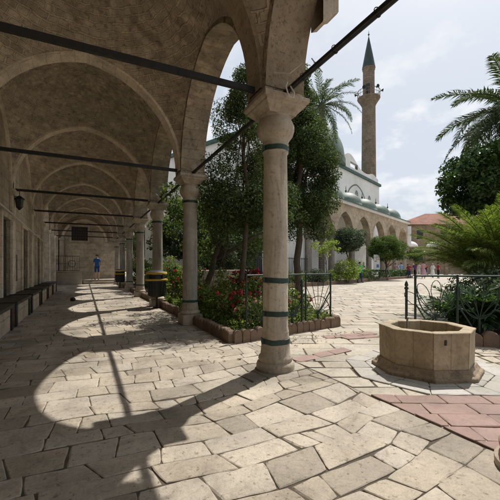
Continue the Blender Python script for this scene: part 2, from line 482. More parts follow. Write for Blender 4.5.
M['minaret'] = masonry('minaret_stone', (0.29, 0.225, 0.165), (0.23, 0.175, 0.13), (0.18, 0.14, 0.105), 0.6, 0.35, 0.02, 1, 0.02, 0.5)
M['far_wall'] = masonry('far_wall_stone', (0.36, 0.275, 0.19), (0.29, 0.22, 0.155), (0.26, 0.2, 0.14), 0.8, 0.4, 0.015, 1, 0.02, 0.4)
M['tile'] = masonry('roof_tile', (0.36, 0.15, 0.10), (0.29, 0.125, 0.085), (0.15, 0.07, 0.05), 0.25, 0.35, 0.03, 1, 0.01, 0.8)
M['dark'] = paint('dark_opening', (0.015, 0.015, 0.017), 0.3)
M['bark'] = stone('bark', (0.12, 0.092, 0.066), 0.4, 8, 0.95, 0.9, pit=0.8, bdist=0.03)
M['bark_pale'] = stone('pale_bark', (0.2, 0.165, 0.13), 0.4, 8, 0.95, 0.9, pit=0.8, bdist=0.03)
M['wire'] = paint('pale_conduit', (0.62, 0.58, 0.5), 0.6, 0, 0.1)
M['dust_sheet'] = paint('sign_white', (0.78, 0.78, 0.76), 0.5, 0, 0.05)
M['sign_blue'] = paint('sign_blue', (0.08, 0.2, 0.42), 0.5, 0, 0.1)
M['conifer'] = leaf_mat('conifer_leaves', (0.022, 0.038, 0.017), (0.05, 0.08, 0.032), (0.14, 0.17, 0.065), 0.25)
M['broad'] = leaf_mat('broad_leaves', (0.035, 0.06, 0.022), (0.08, 0.12, 0.04), (0.16, 0.2, 0.075), 0.35)
M['ficus'] = leaf_mat('ficus_leaves', (0.022, 0.045, 0.015), (0.045, 0.085, 0.025), (0.085, 0.14, 0.045), 0.25, 0.4)
M['topiary'] = leaf_mat('topiary_leaves', (0.04, 0.07, 0.018), (0.085, 0.135, 0.032), (0.15, 0.2, 0.055), 0.25)
M['grey_leaf'] = leaf_mat('grey_leaves', (0.035, 0.05, 0.035), (0.07, 0.095, 0.06), (0.12, 0.15, 0.10), 0.25)
M['lime'] = leaf_mat('lime_leaves', (0.09, 0.13, 0.03), (0.22, 0.27, 0.06), (0.36, 0.40, 0.13), 0.4)
M['palm'] = leaf_mat('palm_leaves', (0.035, 0.055, 0.025), (0.065, 0.09, 0.04), (0.11, 0.14, 0.07), 0.2, 0.8)
M['cycad'] = leaf_mat('young_palm_leaves', (0.05, 0.075, 0.02), (0.11, 0.15, 0.04), (0.26, 0.30, 0.09), 0.35, 0.85)
M['shrub'] = leaf_mat('shrub_leaves', (0.045, 0.075, 0.02), (0.115, 0.165, 0.045), (0.27, 0.30, 0.10), 0.35)
M['purple'] = leaf_mat('purple_leaves', (0.05, 0.012, 0.02), (0.09, 0.02, 0.035), (0.15, 0.04, 0.06), 0.3)
M['petal'] = leaf_mat('red_petals', (0.28, 0.012, 0.03), (0.5, 0.03, 0.07), (0.6, 0.12, 0.16), 0.3)
M['petal_pink'] = leaf_mat('pink_petals', (0.45, 0.08, 0.14), (0.6, 0.2, 0.25), (0.75, 0.5, 0.5), 0.3)


def brick_ground():
    m, t, bs, out = new_mat('far_courtyard_paving')
    co = t.nodes.new('ShaderNodeTexCoord').outputs['Object']
    mpn = t.nodes.new('ShaderNodeMapping'); mpn.inputs['Rotation'].default_value = (0, 0, R(27.4))
    t.links.new(co, mpn.inputs[0])
    nw = noise_n(t, co, 1.5, 3, 0.5)
    mx = mix(t, mpn.outputs[0], nw.outputs['Color'], 0.03, 'ADD')
    br = t.nodes.new('ShaderNodeTexBrick'); t.links.new(mx.outputs[0], br.inputs['Vector'])
    br.inputs['Scale'].default_value = 1; br.inputs['Brick Width'].default_value = 0.75; br.inputs['Row Height'].default_value = 0.42
    br.inputs['Mortar Size'].default_value = 0.016
    br.inputs['Color1'].default_value = (0.47, 0.43, 0.365, 1); br.inputs['Color2'].default_value = (0.38, 0.34, 0.285, 1); br.inputs['Mortar'].default_value = (0.2, 0.17, 0.13, 1)
    n1 = noise_n(t, co, 0.5, 6, 0.6); n2 = noise_n(t, co, 9, 6, 0.7)
    r1 = ramp(t, n1.outputs['Fac'], [(0.3, (0.75, 0.73, 0.7)), (0.65, (1.08, 1.07, 1.05))])
    r2 = ramp(t, n2.outputs['Fac'], [(0.3, (0.75, 0.73, 0.7)), (0.6, (1.05, 1.05, 1.05))])
    c = mix(t, br.outputs['Color'], r1.outputs[0], 1, 'MULTIPLY'); c = mix(t, c.outputs[0], r2.outputs[0], 1, 'MULTIPLY')
    t.links.new(c.outputs[0], bs.inputs['Base Color']); bs.inputs['Roughness'].default_value = 0.85
    bump(t, c.outputs[0], bs, 0.4, 0.01)
    return m


M['far_paving'] = brick_ground()

# ------------------------------------------------------------------ ground and paving
b = MB(); b.face([(-1500, -1500, -0.024), (1500, -1500, -0.024), (1500, 1500, -0.024), (-1500, 1500, -0.024)])
tag(b.build('ground', M['joint']), kind='structure')


def clip(poly, a, bb, c):
    """keep a*x+b*y<=c"""
    outp = []
    for i in range(len(poly)):
        p, q = poly[i], poly[(i + 1) % len(poly)]
        dp = a * p[0] + bb * p[1] - c; dq = a * q[0] + bb * q[1] - c
        if dp <= 0: outp.append(p)
        if (dp < 0 < dq) or (dq < 0 < dp):
            s = dp / (dp - dq); outp.append((p[0] + s * (q[0] - p[0]), p[1] + s * (q[1] - p[1])))
    return outp


def slab_mesh(mb, poly, z, rough=0.0075, step=0.045, gap=0.002, bev=0.006, depth=0.02, tilt=0.0035):
    """one worn stone: jittered outline, rounded arris, slightly tilted top"""
    n = len(poly)
    if n < 3: return
    cx = sum(p[0] for p in poly) / n; cy = sum(p[1] for p in poly) / n
    area = 0.5 * abs(sum(poly[i][0] * poly[(i + 1) % n][1] - poly[(i + 1) % n][0] * poly[i][1] for i in range(n)))
    if area < 0.006: return
    pts = []
    for i in range(n):
        p = poly[i]; q = poly[(i + 1) % n]
        d = math.hypot(q[0] - p[0], q[1] - p[1])
        if d < 1e-4: continue
        k = max(1, int(d / step))
        for j in range(k):
            s = (j + (0.18 * min(1, 0.08 / max(d, 0.01)) if j == 0 else 0)) / k
            pts.append((p[0] + s * (q[0] - p[0]), p[1] + s * (q[1] - p[1]), 1.0 if j else 0.55))
    tx, ty = random.uniform(-tilt, tilt), random.uniform(-tilt, tilt)
    o0, o1, o2 = [], [], []
    for (x, y, cr) in pts:
        dx, dy = cx - x, cy - y; d = math.hypot(dx, dy) + 1e-6
        rough_ = rough * (1.25 if (x > 0.4 and y < 4 and rough > 0.007) else 1.0)
        g = gap + (1 - cr) * (0.013 if rough_ > rough else 0.008) + rough_ * (mnoise.noise(Vector((x * 7, y * 7, z * 50 + 3.1))) * 0.6 + mnoise.noise(Vector((x * 19, y * 19, z * 90 + 7.7))) * 0.55 + 0.22)
        x1, y1 = x + dx / d * g, y + dy / d * g
        bv = bev * (1.0 + 2.6 * max(0.0, mnoise.noise(Vector((x * 4.3, y * 4.3, 31.0 + z * 40)))) )
        x2, y2 = x + dx / d * (g + bv), y + dy / d * (g + bv)
        zz = z + tx * (x - cx) / 0.3 + ty * (y - cy) / 0.3
        o0.append((x1, y1, z - depth)); o1.append((x1, y1, zz - bv * 0.5)); o2.append((x2, y2, zz + 0.0025 * mnoise.noise(Vector((x * 5, y * 5, 1.7)))))
    m_ = len(pts); base = len(mb.v)
    mb.v.extend(o0); mb.v.extend(o1); mb.v.extend(o2); mb.v.append((cx, cy, z + 0.001))
    for i in range(m_):
        j = (i + 1) % m_
        for lo, hi in ((0, m_), (m_, 2 * m_)):
            mb.f.append((base + lo + i, base + lo + j, base + hi + j, base + hi + i)); mb.uv.append([(0, 0)] * 4); mb.mi.append(0)
        mb.f.append((base + 2 * m_ + i, base + 2 * m_ + j, base + 3 * m_)); mb.uv.append([(0, 0)] * 3); mb.mi.append(0)


def rows(mb, x0, x1, y0, y1, dep, wid, z, jit=0.03, xf=None, clips=(), skip=None, split=0.12, **kw):
    y = y0
    ph = random.random()
    while y < y1:
        d = random.uniform(*dep)
        x = x0 - random.uniform(0, wid[0])
        cur = (x, x)
        while x < x1:
            w = random.uniform(*wid)
            nx = x + w
            a, c = cur[0], cur[1]
            ja, jc = (random.uniform(-jit, jit), random.uniform(-jit, jit))
            poly = [(a, y), (nx + ja, y), (nx + jc, y + d), (c, y + d)]
            parts = [poly]
            if random.random() < split and w > 0.35:      # a broken stone
                s = random.uniform(0.35, 0.65); s2 = s + random.uniform(-0.12, 0.12)
                m0 = (poly[0][0] + s * (poly[1][0] - poly[0][0]), y); m1 = (poly[3][0] + s2 * (poly[2][0] - poly[3][0]), y + d)
                parts = [[poly[0], m0, m1, poly[3]], [m0, poly[1], poly[2], m1]]
            for pl in parts:
                q = [xf(*p) for p in pl] if xf else pl
                for cl in clips:
                    q = clip(q, *cl)
                    if len(q) < 3: break
                if len(q) < 3: continue
                mx_, my_ = sum(p[0] for p in q) / len(q), sum(p[1] for p in q) / len(q)
                if skip and skip(mx_, my_): continue
                slab_mesh(mb, q, z + random.uniform(-0.004, 0.004), **kw)
            cur = (nx + ja, nx + jc)
            x = nx
        y += d


def warp_g(x, y):
    # courses wander; in front of the nearest column they swing round and grow
    w = 1 / (1 + math.exp(-(x - 1.0) * 3)) * 1 / (1 + math.exp((y - 3.6) * 2.0))
    a = mnoise.noise(Vector((x * 0.55, y * 0.55, 4.0))) * 0.13 + mnoise.noise(Vector((x * 1.7, y * 1.7, 9.0))) * 0.05 * (1 + 1.2 * w)
    c = mnoise.noise(Vector((x * 0.6, y * 0.6, 14.0))) * 0.14 + mnoise.noise(Vector((x * 1.7, y * 1.7, 19.0))) * 0.05 * (1 + 1.2 * w)
    an = 0.15 * w
    dx, dy = x - 1.6, y - 2.0
    return (x + a + w * (-(an) * dy), y + c + w * (an * dx))


b = MB(); b.face([(-1.9, -4.2, -0.0062), (2.41, -4.2, -0.0062), (2.41, 29, -0.0062), (-1.9, 29, -0.0062)])
b.face([(2.411, -4.2, -0.0105), (13.5, -4.2, -0.0105), (13.5, 22, -0.0105), (2.411, 22, -0.0105)])
tag(b.build('joint_bed', M['joint']), kind='structure')
random.seed(11)
XE = 2.40
b = MB()
rows(b, -1.9, 2.9, -4.0, 9.0, (0.16, 0.32), (0.19, 0.54), 0.0, 0.045, warp_g, [(1, 0, XE), (-1, 0, 1.73)], None, 0.24)
rows(b, -1.9, 2.9, 9.0, 29.0, (0.26, 0.42), (0.35, 0.8), 0.0, 0.04, None, [(1, 0, XE), (-1, 0, 1.73)], None, 0.1, step=0.16)
tag(b.build('gallery_paving', M['slab'], merge=False), kind='structure')

E1 = Vector((0.888, -0.46)); E2 = Vector((0.46, 0.888))
WC = Vector((3.62, 2.72))          # centre of the well


def xf_c(u, v):
    p = E1 * u + E2 * v
    return (WC.x + p.x + mnoise.noise(Vector((p.x, p.y, 2))) * 0.03, WC.y + p.y + mnoise.noise(Vector((p.x, p.y, 8))) * 0.03)


b = MB()
rows(b, -6, 9, -6, 18, (0.26, 0.42), (0.38, 0.85), -0.002, 0.02, xf_c, [(-1, 0, -XE - 0.004)], None, 0.05, step=0.2, gap=0.004)
tag(b.build('courtyard_paving', M['slab_out'], merge=False), kind='structure')
b = MB()
b.face([(-30, -60, -0.0195), (140, -60, -0.0195), (140, 140, -0.0195), (-30, 140, -0.0195)])
tag(b.build('outer_paving', M['far_paving']), kind='structure')

# red paver field and marble pad round the well
VA = math.atan2(-WC.y, -WC.x) + R(9)         # a corner of the octagon looks at the camera
pad_ap = 0.85
PA = VA - R(6)
padc = [(WC.x + pad_ap / math.cos(R(22.5)) * math.cos(PA + R(45) * k), WC.y + pad_ap / math.cos(R(22.5)) * math.sin(PA + R(45) * k)) for k in range(8)]


def pad_clips(sign=1, ap=pad_ap):
    res = []
    for k in range(8):
        a = PA + R(22.5) + R(45) * k
        nx_, ny_ = math.cos(a), math.sin(a)
        res.append((nx_, ny_, nx_ * WC.x + ny_ * WC.y + ap))
    return res


fa = PA + R(22.5)
fn = Vector((math.cos(fa), math.sin(fa)))           # normal of the pad's near right edge
ft = Vector((-fn.y, fn.x))


def xf_r(u, v):
    p = WC + fn * (pad_ap + 0.004 + v) + ft * u
    return (p.x, p.y)


b = MB()
rows(b, -2.2, 4.5, 0.0, 2.4, (0.2, 0.22), (0.34, 0.46), 0.010, 0.004, xf_r, [(-1, 0, -XE - 0.01)], None, 0.0, gap=0.003, rough=0.003, bev=0.006, tilt=0.002)
# loose runs of red pavers set into the courtyard
rows(b, 2.40, 3.15, 3.58, 3.78, (0.2, 0.201), (0.25, 0.4), 0.010, 0.01, lambda x, y: (x, y + (x - 2.4) * 0.16), [(-1, 0, -XE - 0.01)], None, 0, gap=0.003, rough=0.004, bev=0.006)
rows(b, 3.95, 4.6, 4.35, 4.75, (0.2, 0.201), (0.3, 0.4), 0.010, 0.01, lambda x, y: (x, y - (x - 4.0) * 0.1), [], None, 0, gap=0.003, rough=0.004, bev=0.006)
rows(b, 5.1, 6.3, 2.35, 2.75, (0.2, 0.201), (0.3, 0.4), 0.010, 0.01, lambda x, y: (x, y - (x - 5.1) * 0.45), [], None, 0, gap=0.003, rough=0.004, bev=0.006)
tag(b.build('red_paving', M['red'], merge=False), kind='structure')
b = MB()
for k in range(8):
    a0, a1 = PA + R(45) * k, PA + R(45) * (k + 1)
    for r0, r1 in ((0.42, 0.68), (0.68, 0.92)):
        nseg = 2
        for s in range(nseg):
            def P(r, s_):
                p0 = Vector((math.cos(a0), math.sin(a0))) * r; p1 = Vector((math.cos(a1), math.sin(a1))) * r
                p = p0.lerp(p1, s_); return (WC.x + p.x, WC.y + p.y)
            o_ = random.uniform(-0.1, 0.1) if s == 0 else o_
            sa, sb_ = (0, 0.5 + o_) if s == 0 else (0.5 + o_, 1)
            slab_mesh(b, [P(r0, sa), P(r1, sa), P(r1, sb_), P(r0, sb_)], 0.014 + random.uniform(-.002, .002), rough=0.004, gap=0.003, bev=0.006, tilt=0.002)
tag(b.build('marble_pad', M['marble'], merge=False), kind='structure')

# ------------------------------------------------------------------ gallery
Y0, SP = 3.52, 3.63
CX = 2.045
KS = list(range(-2, 8))            # column lines; the last one is against the back wall
YK = {k: Y0 + SP * k for k in KS}
ZS = 3.20
XL = -1.72
WX0, WX1 = 1.79, 2.29              # arcade wall thickness
A_L, C_L = (SP - 0.46) / 2, 0.20   # arch along the arcade
A_T, C_T = 1.73, 0.21             # arch across the gallery
XC = 0.035
ZTOP = 6.7


def arch_pts(a, c, n=14):
    Rr = a + c
    th = math.acos(c / Rr)
    l = [(c - Rr * math.cos(th * i / n), Rr * math.sin(th * i / n)) for i in range(n + 1)]
    return l + [(-x, z) for x, z in l[-2::-1]]


def arch_h(x, a, c):
    v = (a + c) ** 2 - (abs(x) + c) ** 2
    return math.sqrt(max(0, v))


gal = empty('arcaded_gallery', (0, 0, 0), 0, 'long vaulted stone gallery of pointed arches on columns, open to the courtyard on its right', 'gallery')
# arcade wall, bay by bay
for k in KS[:-1]:
    yc = YK[k] + SP / 2
    ap = arch_pts(A_L, C_L)
    b = MB()
    prof = [(-SP / 2 + 0.0, 0.0)] + ap + [(SP / 2, 0.0)]
    for X, fl in ((WX0, False), (WX1, True)):
        for i in range(len(prof) - 1):
            (ya, za), (yb, zb) = prof[i], prof[i + 1]
            for z_lo, z_hi in ((None, ZTOP),):
                pts = [(X, yc + ya, ZS + za), (X, yc + yb, ZS + zb), (X, yc + yb, ZTOP), (X, yc + ya, ZTOP)]
                if fl: pts = pts[::-1]
                b.face(pts, [(p[1], p[2]) for p in pts], 0)
    s = 0
    for i in range(len(prof) - 1):
        (ya, za), (yb, zb) = prof[i], prof[i + 1]
        ds = math.hypot(yb - ya, zb - za)
        pts = [(WX0, yc + ya, ZS + za), (WX1, yc + ya, ZS + za), (WX1, yc + yb, ZS + zb), (WX0, yc + yb, ZS + zb)]
        b.face(pts, [(0, s), (0.54, s), (0.54, s + ds), (0, s + ds)], 1)
        s += ds
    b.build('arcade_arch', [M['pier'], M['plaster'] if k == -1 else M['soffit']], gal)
# cross arches
for k in KS[:-1]:
    b = MB()
    lo = arch_pts(A_T, C_T, 16)
    Wd = 0.15
    up = [(x * (1 + 0.34 / A_T), z + 0.34 * (z / 1.85)) for x, z in lo]
    s = 0
    for i in range(len(lo) - 1):
        y0_, y1_ = YK[k] - Wd, YK[k] + Wd
        (xa, za), (xb, zb) = lo[i], lo[i + 1]
        (ua, wa), (ub, wb) = up[i], up[i + 1]
        ds = math.hypot(xb - xa, zb - za)
        f = lambda x, z, y: (XC + x, y, ZS + z)
        b.face([f(xa, za, y0_), f(xa, za, y1_), f(xb, zb, y1_), f(xb, zb, y0_)], [(0, s), (0.38, s), (0.38, s + ds), (0, s + ds)], 0)
        b.face([f(xa, za, y0_), f(xb, zb, y0_), f(ub, wb, y0_), f(ua, wa, y0_)], [(0, s), (0, s + ds), (0.34, s + ds), (0.34, s)], 0)
        b.face([f(xa, za, y1_), f(ua, wa, y1_), f(ub, wb, y1_), f(xb, zb, y1_)], [(0, s), (0.34, s), (0.34, s + ds), (0, s + ds)], 0)
        s += ds
    b.build('cross_arch', M['plaster'] if k == 0 else M['ashlar'], gal)
# sail vaults
for k in KS[:-1]:
    ya, yb = YK[k] + 0.145, YK[k + 1] - 0.145
    xa, xb = XL - 0.02, WX0 + 0.02
    n = 34
    cx_, cy_ = (xa + xb) / 2, (ya + yb) / 2
    ax, ay = (xb - xa) / 2, (yb - ya) / 2
    P, UV = [], []
    for i in range(n + 1):
        row, uvr = [], []
        tx = -math.cos(math.pi * i / n)
        for j in range(n + 1):
            ty = -math.cos(math.pi * j / n)
            hx = arch_h(tx * A_T, A_T, C_T) / arch_h(0, A_T, C_T)
            hy = arch_h(ty * A_L, A_L, C_L) / arch_h(0, A_L, C_L)
            ex, ey = math.sqrt(max(0, 1 - tx * tx)), math.sqrt(max(0, 1 - ty * ty))
            w = max(abs(tx), abs(ty)) ** 6
            hx = hx * w + ex * (1 - w); hy = hy * w + ey * (1 - w)
            z = ZS + 0.03 + math.sqrt((1.93 * hx) ** 2 + (1.78 * hy) ** 2)
            nzv = mnoise.noise(Vector((tx * 3, ty * 3, k * 3.3))) * 0.02 * (1 - w)
            row.append((cx_ + tx * ax, cy_ + ty * ay, z + nzv))
            ang = math.atan2(ty * ay, tx * ax)
            rr = math.hypot(tx * ax, ty * ay)
            # courses run as rings below and flatten near the crown
            uvr.append((ang * 1.7, math.atan2(z - ZS, rr + 1e-4) * 2.35))
        P.append(row); UV.append(uvr)
    b = MB(); b.grid(P, UV)
    # mend the seam where the angle jumps
    for fi, u in enumerate(b.uv):
        us = [p[0] for p in u]
        if max(us) - min(us) > 3: b.uv[fi] = [(p[0] + (2 * math.pi * 1.7 if p[0] < 0 else 0), p[1]) for p in u]
    b.build('vault', M['vault'], gal, smooth=True, merge=False)
# roof slab above the vaults
b = MB(); b.box(-2.25, 2.42, YK[-2] - 0.3, YK[7] + 0.7, ZTOP, ZTOP + 0.25)
b.build('roof_slab', M['pier'], gal)
for k in KS[:-1]:
    b = MB(); b.lathe([(1.55 * math.cos(R(a)), ZTOP + 0.25 + 0.9 * math.sin(R(a))) for a in range(0, 90, 10)] + [(0.02, ZTOP + 1.15)], 24, 0.1, YK[k] + SP / 2, cap=False)
    b.build('roof_dome', M['wall'], gal, smooth=True)

# left wall with door openings
doors = [(y_, 1.0, 2.40) for y_ in (6.4, 10.05, 12.95, 16.4, -0.6, 2.8)]
niches = [(11.45, 0.55, 0.8, 1.55), (14.8, 0.55, 0.8, 1.55)]
YW = YK[4] + 0.23
opens = [(y - w / 2, y + w / 2, 0.02, h) for y, w, h in doors] + [(y - w / 2, y + w / 2, a, c) for y, w, a, c in niches]
ys = sorted({YK[-2], YW} | {o[0] for o in opens} | {o[1] for o in opens})
b = MB()
for i in range(len(ys) - 1):
    y0_, y1_ = ys[i], ys[i + 1]
    mid = (y0_ + y1_) / 2
    cut = [o for o in opens if o[0] < mid < o[1]]
    spans = [(-0.03, ZTOP)]
    if cut: spans = [(-0.03, cut[0][2]), (cut[0][3], ZTOP)]
    for z0_, z1_ in spans:
        b.face([(XL, y0_, z0_), (XL, y1_, z0_), (XL, y1_, z1_), (XL, y0_, z1_)], [(y0_, z0_), (y1_, z0_), (y1_, z1_), (y0_, z1_)])
for y0_, y1_, z0_, z1_ in opens:
    dx = 0.075
    b.face([(XL, y0_, z0_), (XL - dx, y0_, z0_), (XL - dx, y0_, z1_), (XL, y0_, z1_)], [(0, z0_), (dx, z0_), (dx, z1_), (0, z1_)])
    b.face([(XL, y1_, z0_), (XL, y1_, z1_), (XL - dx, y1_, z1_), (XL - dx, y1_, z0_)], [(0, z0_), (0, z1_), (dx, z1_), (dx, z0_)])
    b.face([(XL, y0_, z1_), (XL, y1_, z1_), (XL - dx, y1_, z1_), (XL - dx, y0_, z1_)], [(y0_, 0), (y1_, 0), (y1_, dx), (y0_, dx)])
    b.face([(XL, y0_, z0_), (XL - dx, y0_, z0_), (XL - dx, y1_, z0_), (XL, y1_, z0_)], [(0, y0_), (dx, y0_), (dx, y1_), (0, y1_)])
b.face([(XL - 0.5, YK[-2], -0.03), (XL - 0.5, YW, -0.03), (XL - 0.5, YW, ZTOP), (XL - 0.5, YK[-2], ZTOP)], [(0, 0), (20, 0), (20, 6), (0, 6)])
b.face([(XL - 0.5, YW, -0.03), (XL, YW, -0.03), (XL, YW, ZTOP), (XL - 0.5, YW, ZTOP)], [(0, 0), (.5, 0), (.5, 6.7), (0, 6.7)])
# the last bays stand open to a small yard on the left
for k in (4, 5, 6):
    y0_, y1_ = (YW + 0.002 if k == 4 else YK[k]), YK[k + 1] - 0.002
    yc, hw_ = (y0_ + y1_) / 2, (y1_ - y0_) / 2
    prof = [(-hw_, 0.0)] + arch_pts(hw_ - 0.23, 0.2) + [(hw_, 0.0)]
    for X, fl in ((XL, True), (XL - 0.5, False)):
        for i in range(len(prof) - 1):
            (ya, za), (yb, zb) = prof[i], prof[i + 1]
            pts = [(X, yc + ya, ZS + za), (X, yc + yb, ZS + zb), (X, yc + yb, ZTOP), (X, yc + ya, ZTOP)]
            b.face(pts, [(p[1], p[2]) for p in pts])
    for i in range(len(prof) - 1):
        (ya, za), (yb, zb) = prof[i], prof[i + 1]
        pts = [(XL - 0.5, yc + ya, ZS + za), (XL, yc + ya, ZS + za), (XL, yc + yb, ZS + zb), (XL - 0.5, yc + yb, ZS + zb)]
        b.face(pts, [(0, i * .2), (.5, i * .2), (.5, i * .2 + .2), (0, i * .2 + .2)])
    b.box(XL - 0.5, XL, y1_ - 0.23 if k < 6 else y1_ - 0.3, y1_, -0.03, ZS - 0.001)
    if k > 4: b.box(XL - 0.5, XL, y0_, y0_ + 0.23, -0.03, ZS - 0.001)
sw = b.build('side_wall', M['wall'], gal, merge=False)
for y, w, h in doors:
    b = MB()
    b.box(XL - 0.12, XL - 0.072, y - w / 2, y + w / 2, 0.021, h - 0.001)
    for s in (-1, 1):
        for z0_, z1_ in ((0.2, 0.95), (1.1, h - 0.2)):
            b.box(XL - 0.073, XL - 0.05, y + s * w / 4 - 0.17, y + s * w / 4 + 0.17, z0_, z1_)
    d = b.build('door', M['door'], sw)
    b = MB(); b.box(XL + 0.002, XL + 0.05, y - w / 2 - 0.12, y - w / 2, 0, h + 0.12); b.box(XL + 0.002, XL + 0.05, y + w / 2, y + w / 2 + 0.12, 0, h + 0.12); b.box(XL + 0.002, XL + 0.05, y - w / 2, y + w / 2, h, h + 0.12)
    b.build('door_surround', M['ashlar'], sw, bevel=0.008)
for y, w, a, c in niches:
    b = MB(); b.box(XL - 0.12, XL - 0.072, y - w / 2, y + w / 2, a, c)
    for q in range(4):
        yy = y - w / 2 + w * (q + 0.5) / 4
        b.tube([(XL - 0.03, yy, a), (XL - 0.03, yy, c)], 0.01, 6)
    b.build('niche_grille', M['iron'], sw)
for k in KS[:-1]:
    b = MB(); b.box(XL + 0.001, XL + 0.07, YK[k] - 0.22, YK[k] + 0.22, 0, ZS - 0.14)
    b.box(XL + 0.001, XL + 0.12, YK[k] - 0.27, YK[k] + 0.27, ZS - 0.14, ZS + 0.02)
    b.build('pilaster', M['ashlar'], gal, bevel=0.008)
# wall arches on the side wall (shallow blind arch)
for k in KS[:-4]:
    yc = YK[k] + SP / 2
    b = MB(); lo = arch_pts(A_L - 0.02, C_L); s = 0
    for i in range(len(lo) - 1):
        (ya, za), (yb, zb) = lo[i], lo[i + 1]; ds = math.hypot(yb - ya, zb - za)
        q = 1.13
        X = XL + 0.05
        b.face([(X, yc + ya, ZS + za), (X, yc + yb, ZS + zb), (X, yc + yb * q, ZS + zb * q), (X, yc + ya * q, ZS + za * q)], [(s, 0), (s + ds, 0), (s + ds, .25), (s, .25)])
        b.face([(XL, yc + ya, ZS + za), (XL, yc + yb, ZS + zb), (X, yc + yb, ZS + zb), (X, yc + ya, ZS + za)], [(s, 0), (s + ds, 0), (s + ds, .1), (s, .1)])
        s += ds
    b.build('wall_arch', M['ashlar'], gal, merge=False)
# back wall, its blind arch, grated window
YB = YK[7]
b = MB(); b.box(XL - 0.6, 2.6, YB, YB + 0.5, -0.03, ZTOP); b.box(-4.9, XL - 0.602, YB, YB + 0.5, -0.03, 4.2)
bw = b.build('back_wall', M['wall'], gal)
b = MB(); lo = arch_pts(1.42, 0.1); s = 0
for i in range(len(lo) - 1):
    (xa, za), (xb, zb) = lo[i], lo[i + 1]; ds = math.hypot(xb - xa, zb - za); q = 1.13
    f = lambda x, z, y: (XC + x, y, 3.15 + z)
    b.face([f(xa, za, YB - 0.07), f(xb, zb, YB - 0.07), f(xb * q, zb * q, YB - 0.07), f(xa * q, za * q, YB - 0.07)], [(s, 0), (s + ds, 0), (s + ds, .3), (s, .3)])
    b.face([f(xa, za, YB - 0.07), f(xb, zb, YB - 0.07), f(xb, zb, YB), f(xa, za, YB)], [(s, 0), (s + ds, 0), (s + ds, .07), (s, .07)])
    s += ds
b.build('blind_arch', M['ashlar'], bw, merge=False)
b = MB(); b.box(-0.85, 0.25, YB - 0.012, YB + 0.01, 3.2, 4.25)
wn = b.build('back_window', M['door'], gal)
b = MB(); b.box(-1.0, -0.852, YB - 0.09, YB - 0.001, 3.05, 4.4); b.box(0.252, 0.4, YB - 0.09, YB - 0.001, 3.05, 4.4); b.box(-0.85, 0.25, YB - 0.09, YB - 0.001, 4.252, 4.4); b.box(-0.85, 0.25, YB - 0.12, YB - 0.001, 3.05, 3.198)
b.build('frame', M['capital'], wn, bevel=0.01)
b = MB()
for q in range(8): b.box(-0.85 + q * 0.154, -0.83 + q * 0.154, YB - 0.05, YB - 0.03, 3.2, 4.25)
for q in range(6): b.box(-0.85, 0.25, YB - 0.054, YB - 0.051, 3.22 + q * 0.2, 3.235 + q * 0.2)
b.build('window_grille', M['grille'], wn)
b = MB(); b.box(XL + 0.08, XL + 0.36, YB - 0.24, YB - 0.001, 0.3, 3.2); b.box(XL + 0.04, XL + 0.42, YB - 0.28, YB - 0.002, 3.2, 3.34)
b.build('end_pilaster', M['capital'], gal, bevel=0.01)


